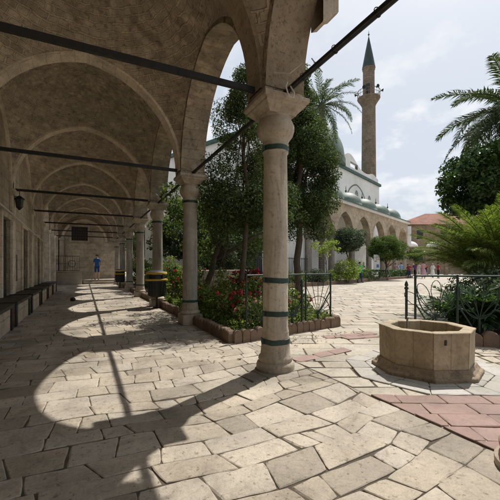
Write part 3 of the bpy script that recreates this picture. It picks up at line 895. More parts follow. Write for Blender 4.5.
def column(k, kind):
    y = YK[k]
    mats = M['column'] if kind == 0 else M['column_b']
    rb = 0.148 if kind == 0 else 0.155
    b = MB()
    prof = [(rb + 0.012, 0.44), (rb, 0.50), (rb + 0.002, 1.2), (rb - 0.004, 1.9), (rb - 0.010, 2.52), (rb + 0.006, 2.545), (rb + 0.006, 2.56)]
    b.lathe(prof, 32, CX, y)
    colm = b.build('column', mats, gal, smooth=True, auto=50)
    b = MB()
    if kind == 0:
        b.lathe([(0.225, -0.01), (0.228, 0.05), (0.215, 0.085), (0.195, 0.10), (0.205, 0.125), (0.20, 0.15), (0.178, 0.175), (0.17, 0.26), (0.163, 0.36), (0.158, 0.44)], 32, CX, y)
    else:
        b.box(CX - 0.21, CX + 0.21, y - 0.21, y + 0.21, -0.01, 0.2)
        b.lathe([(0.20, 0.201), (0.215, 0.235), (0.2, 0.27), (0.172, 0.29), (0.18, 0.33), (0.165, 0.38), (0.16, 0.44)], 32, CX, y)
    b.build('base', M['capital'], colm, smooth=True, auto=40)
    b = MB()
    b.lathe([(0.142, 2.56), (0.146, 2.62), (0.158, 2.64), (0.150, 2.66), (0.163, 2.69), (0.205, 2.745), (0.222, 2.80), (0.222, 2.85), (0.20, 2.905), (0.178, 2.935), (0.186, 2.945), (0.192, 2.96)], 32, CX, y)
    b.build('capital', M['capital'], colm, smooth=True, auto=60)
    b = MB()
    P = []
    for h, z in ((0.175, 2.955), (0.185, 2.975), (0.215, 3.005), (0.25, 3.04), (0.255, 3.05), (0.255, 3.065), (0.272, 3.072), (0.29, 3.09), (0.29, 3.135)):
        P.append([(CX - h, y - h, z), (CX + h, y - h, z), (CX + h, y + h, z), (CX - h, y + h, z), (CX - h, y - h, z)])
    b.grid(P, None, flip=True); b.face(P[0][:4][::-1]); b.face(P[-1][:4])
    b.build('abacus', M['capital'], colm, bevel=0.004)
    # impost stones between abacus and wall
    b = MB(); b.box(CX - 0.26, CX + 0.27, y - 0.22, y + 0.22, 3.135, ZS + 0.004)
    b.build('impost', M['pier'], colm)
    bands = [2.585] + ([1.045, 0.655, 0.335] if kind == 0 else [0.47])
    for z in bands:
        r = 0.152 if z > 2 else rb + 0.004 + (0.014 if z < 0.4 else 0)
        b = MB(); b.lathe([(r, z - 0.03), (r + 0.005, z - 0.028), (r + 0.005, z + 0.028), (r, z + 0.03)], 32, CX, y)
        b.box(CX - r - 0.028, CX - r + 0.01, y - 0.025, y - 0.01, z - 0.028, z + 0.028)
        b.v = [(q[0] + 0.003 * mnoise.noise(Vector((q[0] * 30, q[1] * 30, q[2] * 30 + k))), q[1] + 0.003 * mnoise.noise(Vector((q[0] * 31, q[1] * 29, 5 + q[2] * 30))), q[2] + 0.011 * mnoise.noise(Vector((q[0] * 9, q[1] * 9, z * 3 + k * 7)))) for q in b.v]
        b.build('strap', M['band'], colm, smooth=True, auto=40)
    return colm


for k in KS[:-1]:
    c = column(k, 0 if k == 0 else 1)
    if k == 0: c['label'] = 'nearest column, pale marble with three dark green straps round its lower shaft'
# iron tie bars
ZR = 3.235
for k in KS[:-1]:
    b = MB(); b.box(XL + 0.05, WX0 + 0.06, YK[k] - 0.024, YK[k] + 0.024, ZR - 0.03, ZR + 0.03)
    b.build('tie_bar', M['iron'], gal)
for k in KS[:-1]:
    b = MB(); b.tube([(CX, YK[k] + 0.1, 3.17), (CX, YK[k + 1] - 0.1, 3.17)], 0.03, 8)
    b.build('tie_rod', M['iron'], gal)
# cables lashed to the near rod, wire hook
b = MB()
b.tube([(CX + 0.02, 3.2 - 0.35 * i, 3.200 + 0.004 * math.sin(i * 1.3)) for i in range(12)], 0.011, 6)
b.tube([(CX - 0.026, 3.2 - 0.35 * i, 3.150 + 0.005 * math.sin(i * 0.9)) for i in range(12)], 0.009, 6)
for q in range(7): b.tube([(CX + 0.036 * math.cos(a), 2.95 - q * 0.5, 3.175 + 0.039 * math.sin(a)) for a in np.linspace(0, 6.28, 12)], 0.004, 5)
b.build('lashed_cable', M['iron'], gal)
b = MB()
b.tube([(1.98, 3.15, 3.2), (1.93, 3.1, 3.12), (1.95, 3.08, 3.02), (2.0, 3.07, 3.0), (2.03, 3.09, 3.07), (2.0, 3.12, 3.15)], 0.008, 6)
b.tube([(1.85, 3.2, 3.3), (1.93, 3.02, 3.22), (2.0, 2.9, 3.28)], 0.007, 6)
b.tube([(2.03, 2.78, 3.27), (2.05, 2.74, 3.2), (2.1, 2.70, 3.11)], 0.006, 6)
b.build('tie_wire', M['wire'], gal)
# corbel that sticks out of the arcade wall over the nearest column
b = MB()
P = []
for x, h0, h1, hw in ((2.291, 3.82, 4.5, 0.11), (2.36, 3.85, 4.5, 0.11), (2.44, 3.95, 4.48, 0.105), (2.50, 3.98, 4.45, 0.10), (2.53, 4.02, 4.4, 0.08)):
    P.append([(x, 3.04 - hw, h0), (x, 3.04 + hw, h0), (x, 3.04 + hw, h1), (x, 3.04 - hw, h1), (x, 3.04 - hw, h0)])
b.grid(P); b.face(P[-1][:4])
b.build('corbel', M['capital'], gal, bevel=0.015)
# pale conduit along the side wall
b = MB(); b.tube([(XL + 0.15, 5.0, 2.6), (XL + 0.15, 9.5, 2.5), (XL + 0.15, 14, 2.37), (XL + 0.15, 18.2, 2.28)], 0.022, 6)
b.build('wall_conduit', M['wire'], gal)

b = MB(); b.box(-4.9, -4.5, YW - 0.3, YB - 0.002, -0.03, 3.0)
tag(b.build('yard_wall', M['wall']), 'stone wall of the small yard behind the left arches at the gallery end', 'wall')
# ------------------------------------------------------------------ things in the gallery
# benches
def bench(y0_, y1_, label):
    t = empty('stone_bench', (XL + 0.25, (y0_ + y1_) / 2, 0), 0, label, 'bench', 'stone benches along the gallery wall')
    Lh = (y1_ - y0_) / 2
    b = MB(); b.box(-0.245, 0.27, -Lh, Lh, 0.435, 0.50); b.build('seat', M['bench'], t, bevel=0.01)
    b = MB(); b.box(-0.24, 0.22, -Lh + 0.06, Lh - 0.06, 0.0, 0.435); b.build('stone_support', M['wall'], t, bevel=0.01)
    b = MB(); b.box(0.222, 0.25, -Lh + 0.0, -Lh + 0.16, 0.0, 0.434); b.build('leg', M['bench'], t)
    b = MB(); b.box(0.222, 0.25, Lh - 0.16, Lh, 0.0, 0.434); b.build('leg', M['bench'], t)


ordn = ['nearest', 'second nearest', 'third nearest', 'fourth nearest', 'fifth nearest', 'sixth nearest', 'farthest']
for i in range(7):
    y1_ = 5.6 + 2.3 * i
    bench(y1_ - 1.98, y1_, 'dark topped stone bench by the gallery wall, %s of the row' % ordn[i])
# lantern hung from the third tie bar
t = empty('hanging_lantern', (XL + 0.18, YK[2] - 0.06, ZR - 0.03), 0, 'small black lantern hanging from a tie bar by the gallery wall', 'lantern')
b = MB(); b.tube([(0, 0.06, 0), (0, 0.06, -0.12)], 0.008, 6); b.build('chain', M['iron'], t)
b = MB(); b.lathe([(0.02, -0.12), (0.05, -0.14), (0.12, -0.2), (0.125, -0.22)], 6, 0, 0.06); b.build('cap', M['iron'], t)
b = MB(); b.lathe([(0.1, -0.22), (0.075, -0.42)], 6, 0, 0.06); b.build('glass', M['dark'], t)
b = MB(); b.lathe([(0.08, -0.42), (0.05, -0.46), (0.015, -0.5)], 6, 0, 0.06); b.build('foot', M['iron'], t)
# litter bins
def litter_bin(x, y, label, s=1.0):
    t = empty('litter_bin', (x, y, 0), 0, label, 'bin', 'black and yellow litter bins by the columns'); t.scale = (s, s, s)
    b = MB(); b.tube([(0, 0, 0), (0, 0, 0.36)], 0.03, 10); b.lathe([(0.12, 0), (0.12, 0.02), (0.03, 0.03)], 16); b.build('post', M['bin'], t)
    b = MB(); b.lathe([(0.22, 0.35), (0.24, 0.36), (0.27, 0.8), (0.27, 0.82), (0.25, 0.82), (0.235, 0.5)], 24)
    for q in range(16):
        a = q / 16 * 2 * math.pi
        b.tube([(0.245 * math.cos(a), 0.245 * math.sin(a), 0.38), (0.274 * math.cos(a), 0.274 * math.sin(a), 0.8)], 0.012, 6)
    b.build('body', M['bin'], t, smooth=True, auto=40)
    b = MB(); b.lathe([(0.272, 0.82), (0.33, 0.83), (0.335, 0.87), (0.272, 0.885)], 28); b.build('rim', M['yellow'], t, smooth=True, auto=40)
    b = MB()
    for q in range(4):
        a = q / 4 * 2 * math.pi + 0.5; b.tube([(0.27 * math.cos(a), 0.27 * math.sin(a), 0.87), (0.27 * math.cos(a), 0.27 * math.sin(a), 1.03)], 0.018, 6)
    b.lathe([(0.26, 0.885), (0.25, 1.0)], 20); b.build('hood_support', M['bin'], t)
    b = MB(); b.lathe([(0.31, 1.02), (0.315, 1.06), (0.3, 1.085)], 28); b.build('hood_rim', M['yellow'], t, smooth=True, auto=40)
    b = MB(); b.lathe([(0.3, 1.086), (0.22, 1.12), (0.1, 1.14), (0.01, 1.142)], 28); b.build('hood', M['bin'], t, smooth=True, auto=40)


litter_bin(1.92, 10.25, 'black litter bin with yellow rims standing in front of the third column', 0.97)
litter_bin(1.85, 20.9, 'distant small litter bin with yellow rim far down the colonnade', 0.95)
# things at the far end
b = MB(); b.box(XL + 0.002, 2.35, 26.9, YB - 0.002, -0.01, 0.30)
b.box(-0.05, 2.3, 26.5, 26.9, -0.01, 0.15)
tag(b.build('stone_platform', M['slab'], bevel=0.012), 'low stone platform with a step across the gallery end', 'platform')
b = MB(); b.box(XL + 0.01, -0.14, 26.2, 26.48, -0.01, 0.86); b.box(XL + 0.01, -0.11, 26.17, 26.51, 0.861, 0.93)
tag(b.build('parapet_wall', M['slab_out'], bevel=0.012), 'low cream stone parapet at the far end of the gallery', 'parapet')
t = empty('iron_railing', (-1.0, 26.34, 0.93), 0, 'black iron railing with a ring standing on the low cream parapet', 'railing')
b = MB()
for z in (0.03, 1.02): b.box(-0.7, 0.7, -0.015, 0.015, z - 0.015, z + 0.015)
b.box(-0.7, 0.7, -0.012, 0.012, 0.5, 0.52)
b.build('rail', M['iron'], t)
b = MB()
for q in range(11): b.box(-0.7 + q * 0.14 - 0.008, -0.7 + q * 0.14 + 0.008, -0.008, 0.008, 0, 1.02)
b.build('bar', M['iron'], t)
b = MB(); b.tube([(0.25 + 0.22 * math.cos(a), -0.02, 0.5 + 0.22 * math.sin(a)) for a in np.linspace(0, 6.283, 22)], 0.018, 6, cap=False); b.build('ring', M['iron'], t)
# dark small bag / stone on floor
b = MB(); b.lathe([(0.05, 0.0), (0.085, 0.02), (0.09, 0.07), (0.06, 0.12), (0.02, 0.13)], 12, -0.36, 13.6)
tag(b.build('floor_lamp_pot', M['iron'], smooth=True), 'small round black pot standing alone on the gallery floor', 'pot')

# carved column base in the lower right corner
b = MB(); b.lathe([(0.26, -0.01), (0.262, 0.05), (0.235, 0.075), (0.222, 0.085), (0.236, 0.11), (0.24, 0.14), (0.225, 0.165), (0.198, 0.18), (0.192, 0.20), (0.20, 0.215), (0.202, 0.24), (0.18, 0.26), (0.172, 0.30), (0.168, 0.6), (0.15, 0.615), (0.02, 0.62)], 36, 2.42, 1.02)
o = b.build('column_stump', M['capital'], smooth=True, auto=45)
tag(o, 'round moulded stone column base at the edge of the paving, cut by the right frame', 'column base')

# ------------------------------------------------------------------ the well
t = empty('octagonal_well', (WC.x, WC.y, 0.012), 0, 'octagonal sandstone well basin standing on pale marble paving', 'well')
def octa(r, z): return [(r * math.cos(VA + R(45) * k), r * math.sin(VA + R(45) * k), z) for k in range(9)]
b = MB()
P = [octa(0.503, 0.10), octa(0.505, 0.11), octa(0.512, 0.475), octa(0.518, 0.48), octa(0.518, 0.492), octa(0.510, 0.500), octa(0.395, 0.500), octa(0.385, 0.49), octa(0.37, 0.10)]
b.grid(P, [[(k * 1.0 + 0.02, 1.0 + P[z][0][2]) for k in range(9)] for z in range(len(P))], flip=True)
bas = b.build('basin', M['well'], t, bevel=0.011)
tx_ = bpy.data.textures.new('wear', 'CLOUDS'); tx_.noise_scale = 0.07; tx_.noise_depth = 4
def worn(o, lv, st):
    md = o.modifiers.new('sub', 'SUBSURF'); md.subdivision_type = 'SIMPLE'; md.levels = lv; md.render_levels = lv
    md = o.modifiers.new('wear', 'DISPLACE'); md.texture = tx_; md.strength = st; md.mid_level = 0.5
worn(bas, 4, 0.010)
b = MB(); P = [octa(0.60, 0.0), octa(0.60, 0.035), octa(0.588, 0.045), octa(0.565, 0.055), octa(0.54, 0.085), octa(0.528, 0.112), octa(0.49, 0.113)]
b.grid(P, None, flip=True); b.face(P[-1][:8])
worn(b.build('plinth', M['well_base'], t, bevel=0.008), 4, 0.014)
b = MB(); b.face([(x, y, 0.16) for x, y, z in octa(0.38, 0)[:8]]); b.build('well_floor', M['well_shade'], t)
for k in range(8):    # drilled outlet marks on faces
    pass
b = MB()
ang = VA + R(180 + 22.5 + 45); rr = 0.39
b.tube([(0.36 * math.cos(ang), 0.36 * math.sin(ang), 0.37), (0.28 * math.cos(ang), 0.28 * math.sin(ang), 0.38), (0.25 * math.cos(ang), 0.25 * math.sin(ang), 0.35)], 0.018, 8)
b.box(-0.03 + 0.345 * math.cos(ang), 0.03 + 0.345 * math.cos(ang), -0.03 + 0.345 * math.sin(ang), 0.03 + 0.345 * math.sin(ang), 0.33, 0.42)
b.build('tap', M['iron'], t)
b = MB(); ang = VA + R(5); rr = 0.4805
xf = Matrix.Translation((rr * math.cos(VA + R(14)) , rr * math.sin(VA + R(14)), 0.40)) @ Matrix.Rotation(VA + R(22.5), 4, 'Z')
b.box(-0.03, 0.004, -0.011, 0.011, -0.028, 0.028, xf=xf); b.build('drain_slot', M['iron'], t)
b = MB(); b.tube([(0.06, 0.3, 0.16), (0.06, 0.3, 0.52), (0.05, 0.28, 0.56)], 0.012, 8); b.build('pipe', M['column_b'], t)

# ------------------------------------------------------------------ vegetation helpers
def leaf_cloud(name, mat, pts, nrm, size, parent=None, aspect=0.5, jitter=0.9, fold=True, seed=1):
    """many small leaves: one diamond of two triangles per point"""
    g = np.random.default_rng(seed)
    n = len(pts)
    nr = nrm + g.normal(0, jitter, (n, 3)); nr /= np.linalg.norm(nr, axis=1)[:, None] + 1e-9
    a = g.normal(0, 1, (n, 3)); a -= (a * nr).sum(1)[:, None] * nr; a /= np.linalg.norm(a, axis=1)[:, None] + 1e-9
    c = np.cross(nr, a)
    s = size * g.uniform(0.45, 1.6, n)[:, None]
    v = np.empty((n, 4, 3))
    v[:, 0] = pts - a * s * 0.5; v[:, 1] = pts + c * s * aspect * 0.5 + nr * s * 0.08
    v[:, 2] = pts + a * s * 0.5 - nr * s * 0.1; v[:, 3] = pts - c * s * aspect * 0.5 + nr * s * 0.08
    me = bpy.data.meshes.new(name)
    me.vertices.add(4 * n); me.vertices.foreach_set('co', v.reshape(-1))
    me.loops.add(4 * n); me.loops.foreach_set('vertex_index', np.arange(4 * n, dtype=np.int32))
    me.polygons.add(n); me.polygons.foreach_set('loop_start', np.arange(0, 4 * n, 4, dtype=np.int32)); me.polygons.foreach_set('loop_total', np.full(n, 4, np.int32))
    me.materials.append(mat); me.update(calc_edges=True); me.validate()
    o = bpy.data.objects.new(name, me); COL.objects.link(o)
    if parent is not None: o.parent = parent
    return o


def clumps(centres, radii, per, seed=1, shell=0.55, squash=0.85):
    g = np.random.default_rng(seed)
    P, N = [], []
    for c, r in zip(centres, radii):
        k = int(per * (r ** 2))
        d = g.normal(0, 1, (k, 3)); d /= np.linalg.norm(d, axis=1)[:, None]
        rad = r * (shell + (1 - shell) * g.random(k) ** 0.6) * g.uniform(0.75, 1.12, k)
        p = d * rad[:, None]; p[:, 2] *= squash
        P.append(p + np.array(c)); N.append(d + np.array((0, 0, 0.5)))
    return np.concatenate(P), np.concatenate(N)


def crown_centres(fn, n, seed):
    """fn(t, ang, g) -> (x,y,z,r) relative positions of leaf clumps"""
    g = np.random.default_rng(seed)
    cs, rs = [], []
    for i in range(n):
        x, y, z, r = fn(g)
        cs.append((x, y, z)); rs.append(r)
    return cs, rs


def limbs(name, mat, parent, base, top, r0, r1, targets, seed=1, bend=0.15):
    g = random.Random(seed)
    b = MB()
    base = Vector(base); top = Vector(top)
    pts = []
    for i in range(9):
        s = i / 8
        p = base.lerp(top, s) + Vector((g.uniform(-1, 1), g.uniform(-1, 1), 0)) * bend * (s > 0) * (s < 1) * 0.5
        pts.append(p)
    rs = [r0 * (1.35 if i == 0 else 1) * (1 - i / 8) + r1 * i / 8 for i in range(9)]
    b.tube(pts, rs, 10)
    for tg in targets:
        tg = Vector(tg)
        s = g.uniform(0.45, 0.95)
        st = base.lerp(top, s)
        mid = st.lerp(tg, 0.5) + Vector((g.uniform(-1, 1), g.uniform(-1, 1), g.uniform(-0.3, 0.6))) * 0.15 * (tg - st).length
        rr = (r0 + (r1 - r0) * s) * 0.55
        b.tube([st, st.lerp(mid, 0.5), mid, mid.lerp(tg, 0.6), tg], [rr, rr * 0.8, rr * 0.6, rr * 0.4, rr * 0.15], 7)
    return b.build(name, mat, parent, smooth=True)


def tree(name, loc, label, cat, fn, n, per, leaf, mat, trunk, tr, seed, bark='bark', aspect=0.5, group=None, shell=0.5, nlimb=10, squash=0.85, lean=(0, 0), jitter=0.9):
    t = empty(name, loc, 0, label, cat, group)
    cs, rs = crown_centres(fn, n, seed)
    P, N = clumps(cs, rs, per, seed, shell, squash)
    leaf_cloud('crown', M[mat], P, N, leaf, t, aspect, seed=seed, jitter=jitter)
    step = max(1, len(cs) // max(1, nlimb))
    limbs('trunk', M[bark], t, (0, 0, -0.03), (lean[0], lean[1], trunk), tr, tr * 0.45, cs[::step] if nlimb else [], seed)
    return t


# ------------------------------------------------------------------ garden beds
def bed(poly, name, z=0.14):
    b = MB()
    b.face([(x, y, z) for x, y in poly])
    for i in range(len(poly)):
        p, q = poly[i], poly[(i + 1) % len(poly)]
        b.face([(p[0], p[1], -0.02), (q[0], q[1], -0.02), (q[0], q[1], z), (p[0], p[1], z)])
    return tag(b.build(name, M['soil']), kind='structure')


def kerb(path, label, h=0.2, th=0.11, tile=0.22, name='garden_kerb', scallop=True):
    """run of rounded-top kerb stones"""
    b = MB()
    for i in range(len(path) - 1):
        p, q = Vector(path[i]), Vector(path[i + 1])
        d = (q - p); Ln = d.length; d.normalize(); nrm_ = Vector((-d.y, d.x))
        n = max(1, int(Ln / tile)); w = Ln / n
        for k in range(n):
            a = p + d * (k * w + 0.006); e = p + d * ((k + 1) * w - 0.006)
            m_ = 7; hh = h * random.uniform(0.9, 1.08); tl = random.uniform(-0.012, 0.012)
            fr, bk = [], []
            for j in range(m_ + 1):
                s = j / m_
                zz = hh * (0.72 + 0.28 * math.sin(math.pi * s) ** 0.7) if scallop else hh
                c_ = a.lerp(e, s)
                fr.append((c_ - nrm_ * (th / 2 - tl), zz)); bk.append((c_ + nrm_ * (th / 2 + tl), zz))
            P = [[(c.x, c.y, -0.02) for c, z_ in fr], [(c.x, c.y, z_ - 0.015) for c, z_ in fr], [(c.x + nrm_.x * 0.015, c.y + nrm_.y * 0.015, z_) for c, z_ in fr], [(c.x - nrm_.x * 0.015, c.y - nrm_.y * 0.015, z_) for c, z_ in bk], [(c.x, c.y, z_ - 0.015) for c, z_ in bk], [(c.x, c.y, -0.02) for c, z_ in bk]]
            b.grid(P)
            b.face([r_[0] for r_ in P]); b.face([r_[-1] for r_ in P][::-1])
    return tag(b.build(name, M['kerb'], merge=False), label, 'kerb')


BA, BB = (2.16, 5.02), (4.62, 5.52)
BC = (5.2, 9.5); BD = (6.2, 16.0); BE = (4.4, 28.5); BF = (2.16, 28.5)
bed([BA, BB, BC, BD, BE, BF], 'garden_bed')
kerb([(2.10, 28.4), (2.10, 4.96), (4.68, 5.49), (5.25, 9.5), (6.25, 16.0), (4.45, 28.4)], 'low scalloped brown kerb round the flower bed beside the colonnade', 0.2, 0.11, 0.15)
# bed right of the well, behind the fence
RA = W(371, 5.25); RB = W(470, 5.0); RC = W(470, 11.0); RD = W(398, 11.0)
RA = W(411, 5.15); 
rpoly = [(W(408, 5.25).x, W(408, 5.25).y), (W(560, 4.6).x, W(560, 4.6).y), (W(560, 14).x, W(560, 14).y), (W(402, 14).x, W(402, 14).y), (W(398, 8).x, W(398, 8).y)]
bed(rpoly, 'garden_bed_right')
kerb([rpoly[2], rpoly[3], rpoly[4], rpoly[0], rpoly[1]][::1], 'low brown stone kerb of the palm bed right of the well', 0.22, scallop=True)
# far bed along the mosque front
MX = Vector((0.9157, 0.402)); NX = Vector((-0.402, 0.9157))


def mos(x, y): return MX * (50.1 + x) + NX * (14 + y)


f0, f1, f2, f3 = mos(-34, -2.9), mos(-9, -2.9), mos(-9, -0.9), mos(-34, -0.9)
bed([(p.x, p.y) for p in (f0, f1, f2, f3)], 'far_garden_bed', 0.16)
kerb([(p.x, p.y) for p in (f0 - NX * 0.06, f1 - NX * 0.06)], 'long straight stone kerb of the far bed before the mosque', 0.24, 0.2, 0.8, scallop=False)

# ------------------------------------------------------------------ fences
def fence(pts, label, fans, name='garden_fence'):
    """posts at every point, top rail, fan shaped ironwork in the bays named by fans"""
    t = empty(name, (pts[0][0], pts[0][1], 0), 0, label, 'fence')
    o0 = Vector((pts[0][0], pts[0][1], 0))
    H = 1.06
    for k, p in enumerate(pts):
        b = MB(); q = Vector((p[0], p[1], 0)) - o0
        b.tube([q + Vector((0, 0, 0.0)), q + Vector((0, 0, H + 0.02))], 0.018, 8)
        b.build('post', M['green'], t, smooth=True, auto=50)
    b = MB()
    for k in range(len(pts) - 1):
        p = Vector((pts[k][0], pts[k][1], H)) - o0; q = Vector((pts[k + 1][0], pts[k + 1][1], H)) - o0
        b.tube([p, q], 0.015, 8)
    b.build('rail', M['green'], t, smooth=True, auto=50)
    for k in range(len(pts) - 1):
        p = Vector((pts[k][0], pts[k][1], 0)) - o0; q = Vector((pts[k + 1][0], pts[k + 1][1], 0)) - o0
        d = q - p; Ln = d.length; d.normalize()
        def at(s, z): return p + d * (s * Ln) + Vector((0, 0, z))
        b = MB()
        if fans == 'rays':
            c = (0.48, 0.27)
            for a in np.linspace(R(12), R(168), 11):
                dx, dz = math.cos(a), math.sin(a)
                k_ = min((0.46 / max(1e-3, abs(dx))) * Ln, (0.74) / max(1e-3, dz))
                k_ = min(k_, 0.74)
                b.tube([at(c[0], c[1]), at(c[0] + dx * k_ / Ln, c[1] + dz * k_)], 0.006, 6)
            b.tube([at(c[0], c[1]), at(1.0, 0.72)], 0.013, 6)
            b.tube([at(c[0], 0.15), at(c[0], 0.3)], 0.02, 6)
            b.tube([at(c[0] + 0.36 / Ln * math.cos(a), c[1] + 0.36 * math.sin(a)) for a in np.linspace(R(10), R(170), 16)], 0.008, 6)
        elif fans == 'petals':
            c = (0.45, 0.22)
            rad = 0.62
            rx = 0.46
            b.tube([at(0.5 + rx * math.cos(a), 0.86 + 0.46 * math.sin(a)) for a in np.linspace(R(180), R(360), 18)], 0.010, 6)
            for a in np.linspace(R(42), R(138), 5):
                L1 = 0.62
                tip = (math.cos(a) * L1, math.sin(a) * L1)
                nx_, nz_ = -math.sin(a), math.cos(a)
                loop = []
                for s in np.linspace(0, 2 * math.pi, 20):
                    u = 0.5 - 0.5 * math.cos(s); wdt = 0.088 * math.sin(s) * (0.2 + 0.8 * u) * (1.25 if u > 0.7 else 1)
                    loop.append(at(0.5 + (tip[0] * u + nx_ * wdt) / Ln, 0.40 + (tip[1] * u + nz_ * wdt) * 0.95))
                b.tube(loop, 0.006, 6)
            b.tube([at(0.0, 0.62), at(0.42, 0.18)], 0.012, 6)
            b.tube([at(0.5, 0.15), at(0.5, 0.42)], 0.018, 6)
        else:
            for s in np.linspace(0.1, 0.9, 5): b.tube([at(s, 0.2), at(s, H)], 0.007, 6)
        b.build('fan_panel', M['green'], t, smooth=True, auto=50)
    return t


def g_pt(px, D): p = W(px, D); return (p.x, p.y)


p242, p307 = (2.42, 5.12), (4.52, 5.55)
lerp2 = lambda a, c, s: (a[0] + (c[0] - a[0]) * s, a[1] + (c[1] - a[1]) * s)
fence([lerp2(p242, p307, s) for s in (0, 0.34, 0.66, 1.0)], 'green iron fence with ray shaped bars along the flower bed by the near column', 'rays')
q0, q1 = g_pt(371.5, 5.45), g_pt(442, 5.2)
fence([lerp2(q0, q1, s) for s in (0, 0.45, 0.9, 1.35)], 'green iron fence of petal loops behind the octagonal well', 'petals')


def short_post(loc, label):
    t = empty('finial_post', loc, 0, label, 'post', 'short green posts with finials')
    b = MB(); b.tube([(0, 0, 0), (0, 0, 0.84)], 0.02, 8); b.build('post', M['green'], t, smooth=True, auto=50)
    b = MB(); b.lathe([(0.02, 0.84), (0.034, 0.85), (0.03, 0.87), (0.016, 0.885), (0.03, 0.91), (0.02, 0.95), (0.004, 0.985)], 12); b.build('finial', M['green'], t, smooth=True)


p = W(365, 5.5); short_post((p.x, p.y, 0), 'short green post with pointed finial left of the petal fence')
p = lerp2(p242, p307, 0.62); short_post((p[0] - 0.05, p[1] - 0.05, 0), 'short green post with pointed finial just right of the near column')

# ------------------------------------------------------------------ trees
def cone_fn(h0, h1, r0, wob=0.35, rmin=0.25, rmax=0.55):
    def fn(g):
        s = g.random() ** 1.15
        z = h0 + (h1 - h0) * s
        rr = r0 * (math.sin(math.pi * min(1, 0.22 + 0.80 * s)) ** 0.8) * g.uniform(0.35, 1.05)
        a = g.uniform(0, 2 * math.pi)
        return rr * math.cos(a), rr * math.sin(a), z + g.uniform(-wob, wob), g.uniform(rmin, rmax)
    return fn


def fir_fn(h0, h1, r0, rmin, rmax):
    def fn(g):
        s = g.random() ** 1.35
        rr = r0 * min(1, (s + 0.10) / 0.22) * (1 - 0.93 * s) ** 0.85 * g.uniform(0.3, 1.08)
        a = g.uniform(0, 2 * math.pi)
        return rr * math.cos(a), rr * math.sin(a), h0 + (h1 - h0) * s + g.uniform(-0.15, 0.15), g.uniform(rmin, rmax) * (1 - 0.45 * s)
    return fn


def ball_fn(zc, rx, rz, rmin, rmax, flat=0.0):
    def fn(g):
        d = g.normal(0, 1, 3); d /= np.linalg.norm(d)
        k = g.random() ** 0.45
        z = d[2] * rz * k
        if z < -flat * rz and flat: z *= 0.5
        return d[0] * rx * k, d[1] * rx * k, zc + z, g.uniform(rmin, rmax)
    return fn


D_ = 11.0
tree('dark_evergreen', W(286, D_), 'tall dark evergreen with dense crown right of the near column, straight trunk', 'tree', cone_fn(2.6, 7.2, 1.15, rmin=0.26, rmax=0.48), 130, 4600, 0.068, 'conifer', 5.6, 0.13, 21, nlimb=14, jitter=0.8, aspect=0.38)
tree('dark_evergreen', W(246, 7.9), 'tall dark evergreen with loose sprays left of the near column', 'tree', fir_fn(2.3, 5.75, 1.25, 0.24, 0.42), 140, 4800, 0.055, 'conifer', 5.0, 0.07, 22, nlimb=14, jitter=0.8, aspect=0.36)
# leaning broadleaf between the second column and the near column
tree('leaning_tree', W(211, 9.4), 'small leaning broadleaf tree with bent bare trunk behind the second column', 'tree',
     lambda g: (0.75 + g.normal(0, 0.8), -0.3 + g.normal(0, 0.6), 2.6 + g.normal(0, 0.55), g.uniform(0.16, 0.36)), 80, 1300, 0.085, 'broad', 2.9, 0.10, 23, lean=(0.98, -0.45), nlimb=12)
tree('leafy_tree', W(204, 18.5), 'leafy green tree seen between the second and third columns', 'tree', ball_fn(3.4, 1.9, 1.7, 0.3, 0.6), 65, 1100, 0.13, 'broad', 3.4, 0.1, 24, nlimb=10)
tree('leafy_tree', W(232, 18), 'broad grey green tree deep in the garden behind the leaning tree', 'tree', ball_fn(2.9, 2.6, 2.0, 0.35, 0.7), 85, 900, 0.14, 'grey_leaf', 3.0, 0.12, 25, nlimb=10)
tree('leafy_tree', W(177, 36), 'distant green tree showing between the far columns', 'tree', ball_fn(4.6, 2.6, 2.2, 0.4, 0.8), 55, 500, 0.18, 'broad', 4.2, 0.14, 26, nlimb=8)
# big dark ficus on the right edge
tree('ficus_tree', W(432, 12.5), 'dense dark glossy tree at the right edge behind the young palm', 'tree', ball_fn(4.5, 1.8, 1.5, 0.32, 0.6), 95, 1900, 0.12, 'ficus', 3.8, 0.16, 27, nlimb=10, aspect=0.6)
# clipped round trees and shrubs along the far bed
tree('clipped_tree', W(350.5, 32), 'wide umbrella clipped round tree before the mosque portico', 'tree', ball_fn(2.75, 1.6, 1.15, 0.35, 0.55, 0.6), 120, 1900, 0.10, 'topiary', 2.0, 0.1, 31, nlimb=8)
tree('clipped_tree', W(372, 39), 'smaller dark clipped tree right of the wide umbrella clipped one', 'tree', ball_fn(2.6, 1.0, 0.8, 0.25, 0.4), 45, 900, 0.12, 'ficus', 2.0, 0.1, 32, nlimb=6)
tree('round_shrub_tree', W(323, 27), 'grey green rounded tree in front of the portico arches', 'tree', ball_fn(3.3, 1.35, 0.85, 0.28, 0.5), 80, 1500, 0.11, 'grey_leaf', 2.6, 0.09, 33, nlimb=6)
tree('slender_young_tree', W(306, 24), 'slender young tree with sparse lime green leaves', 'tree', lambda g: (g.normal(-0.15, 0.5), g.normal(0, 0.4), 2.65 + g.normal(0, 0.35), g.uniform(0.15, 0.3)), 30, 700, 0.11, 'lime', 2.4, 0.04, 34, nlimb=6)


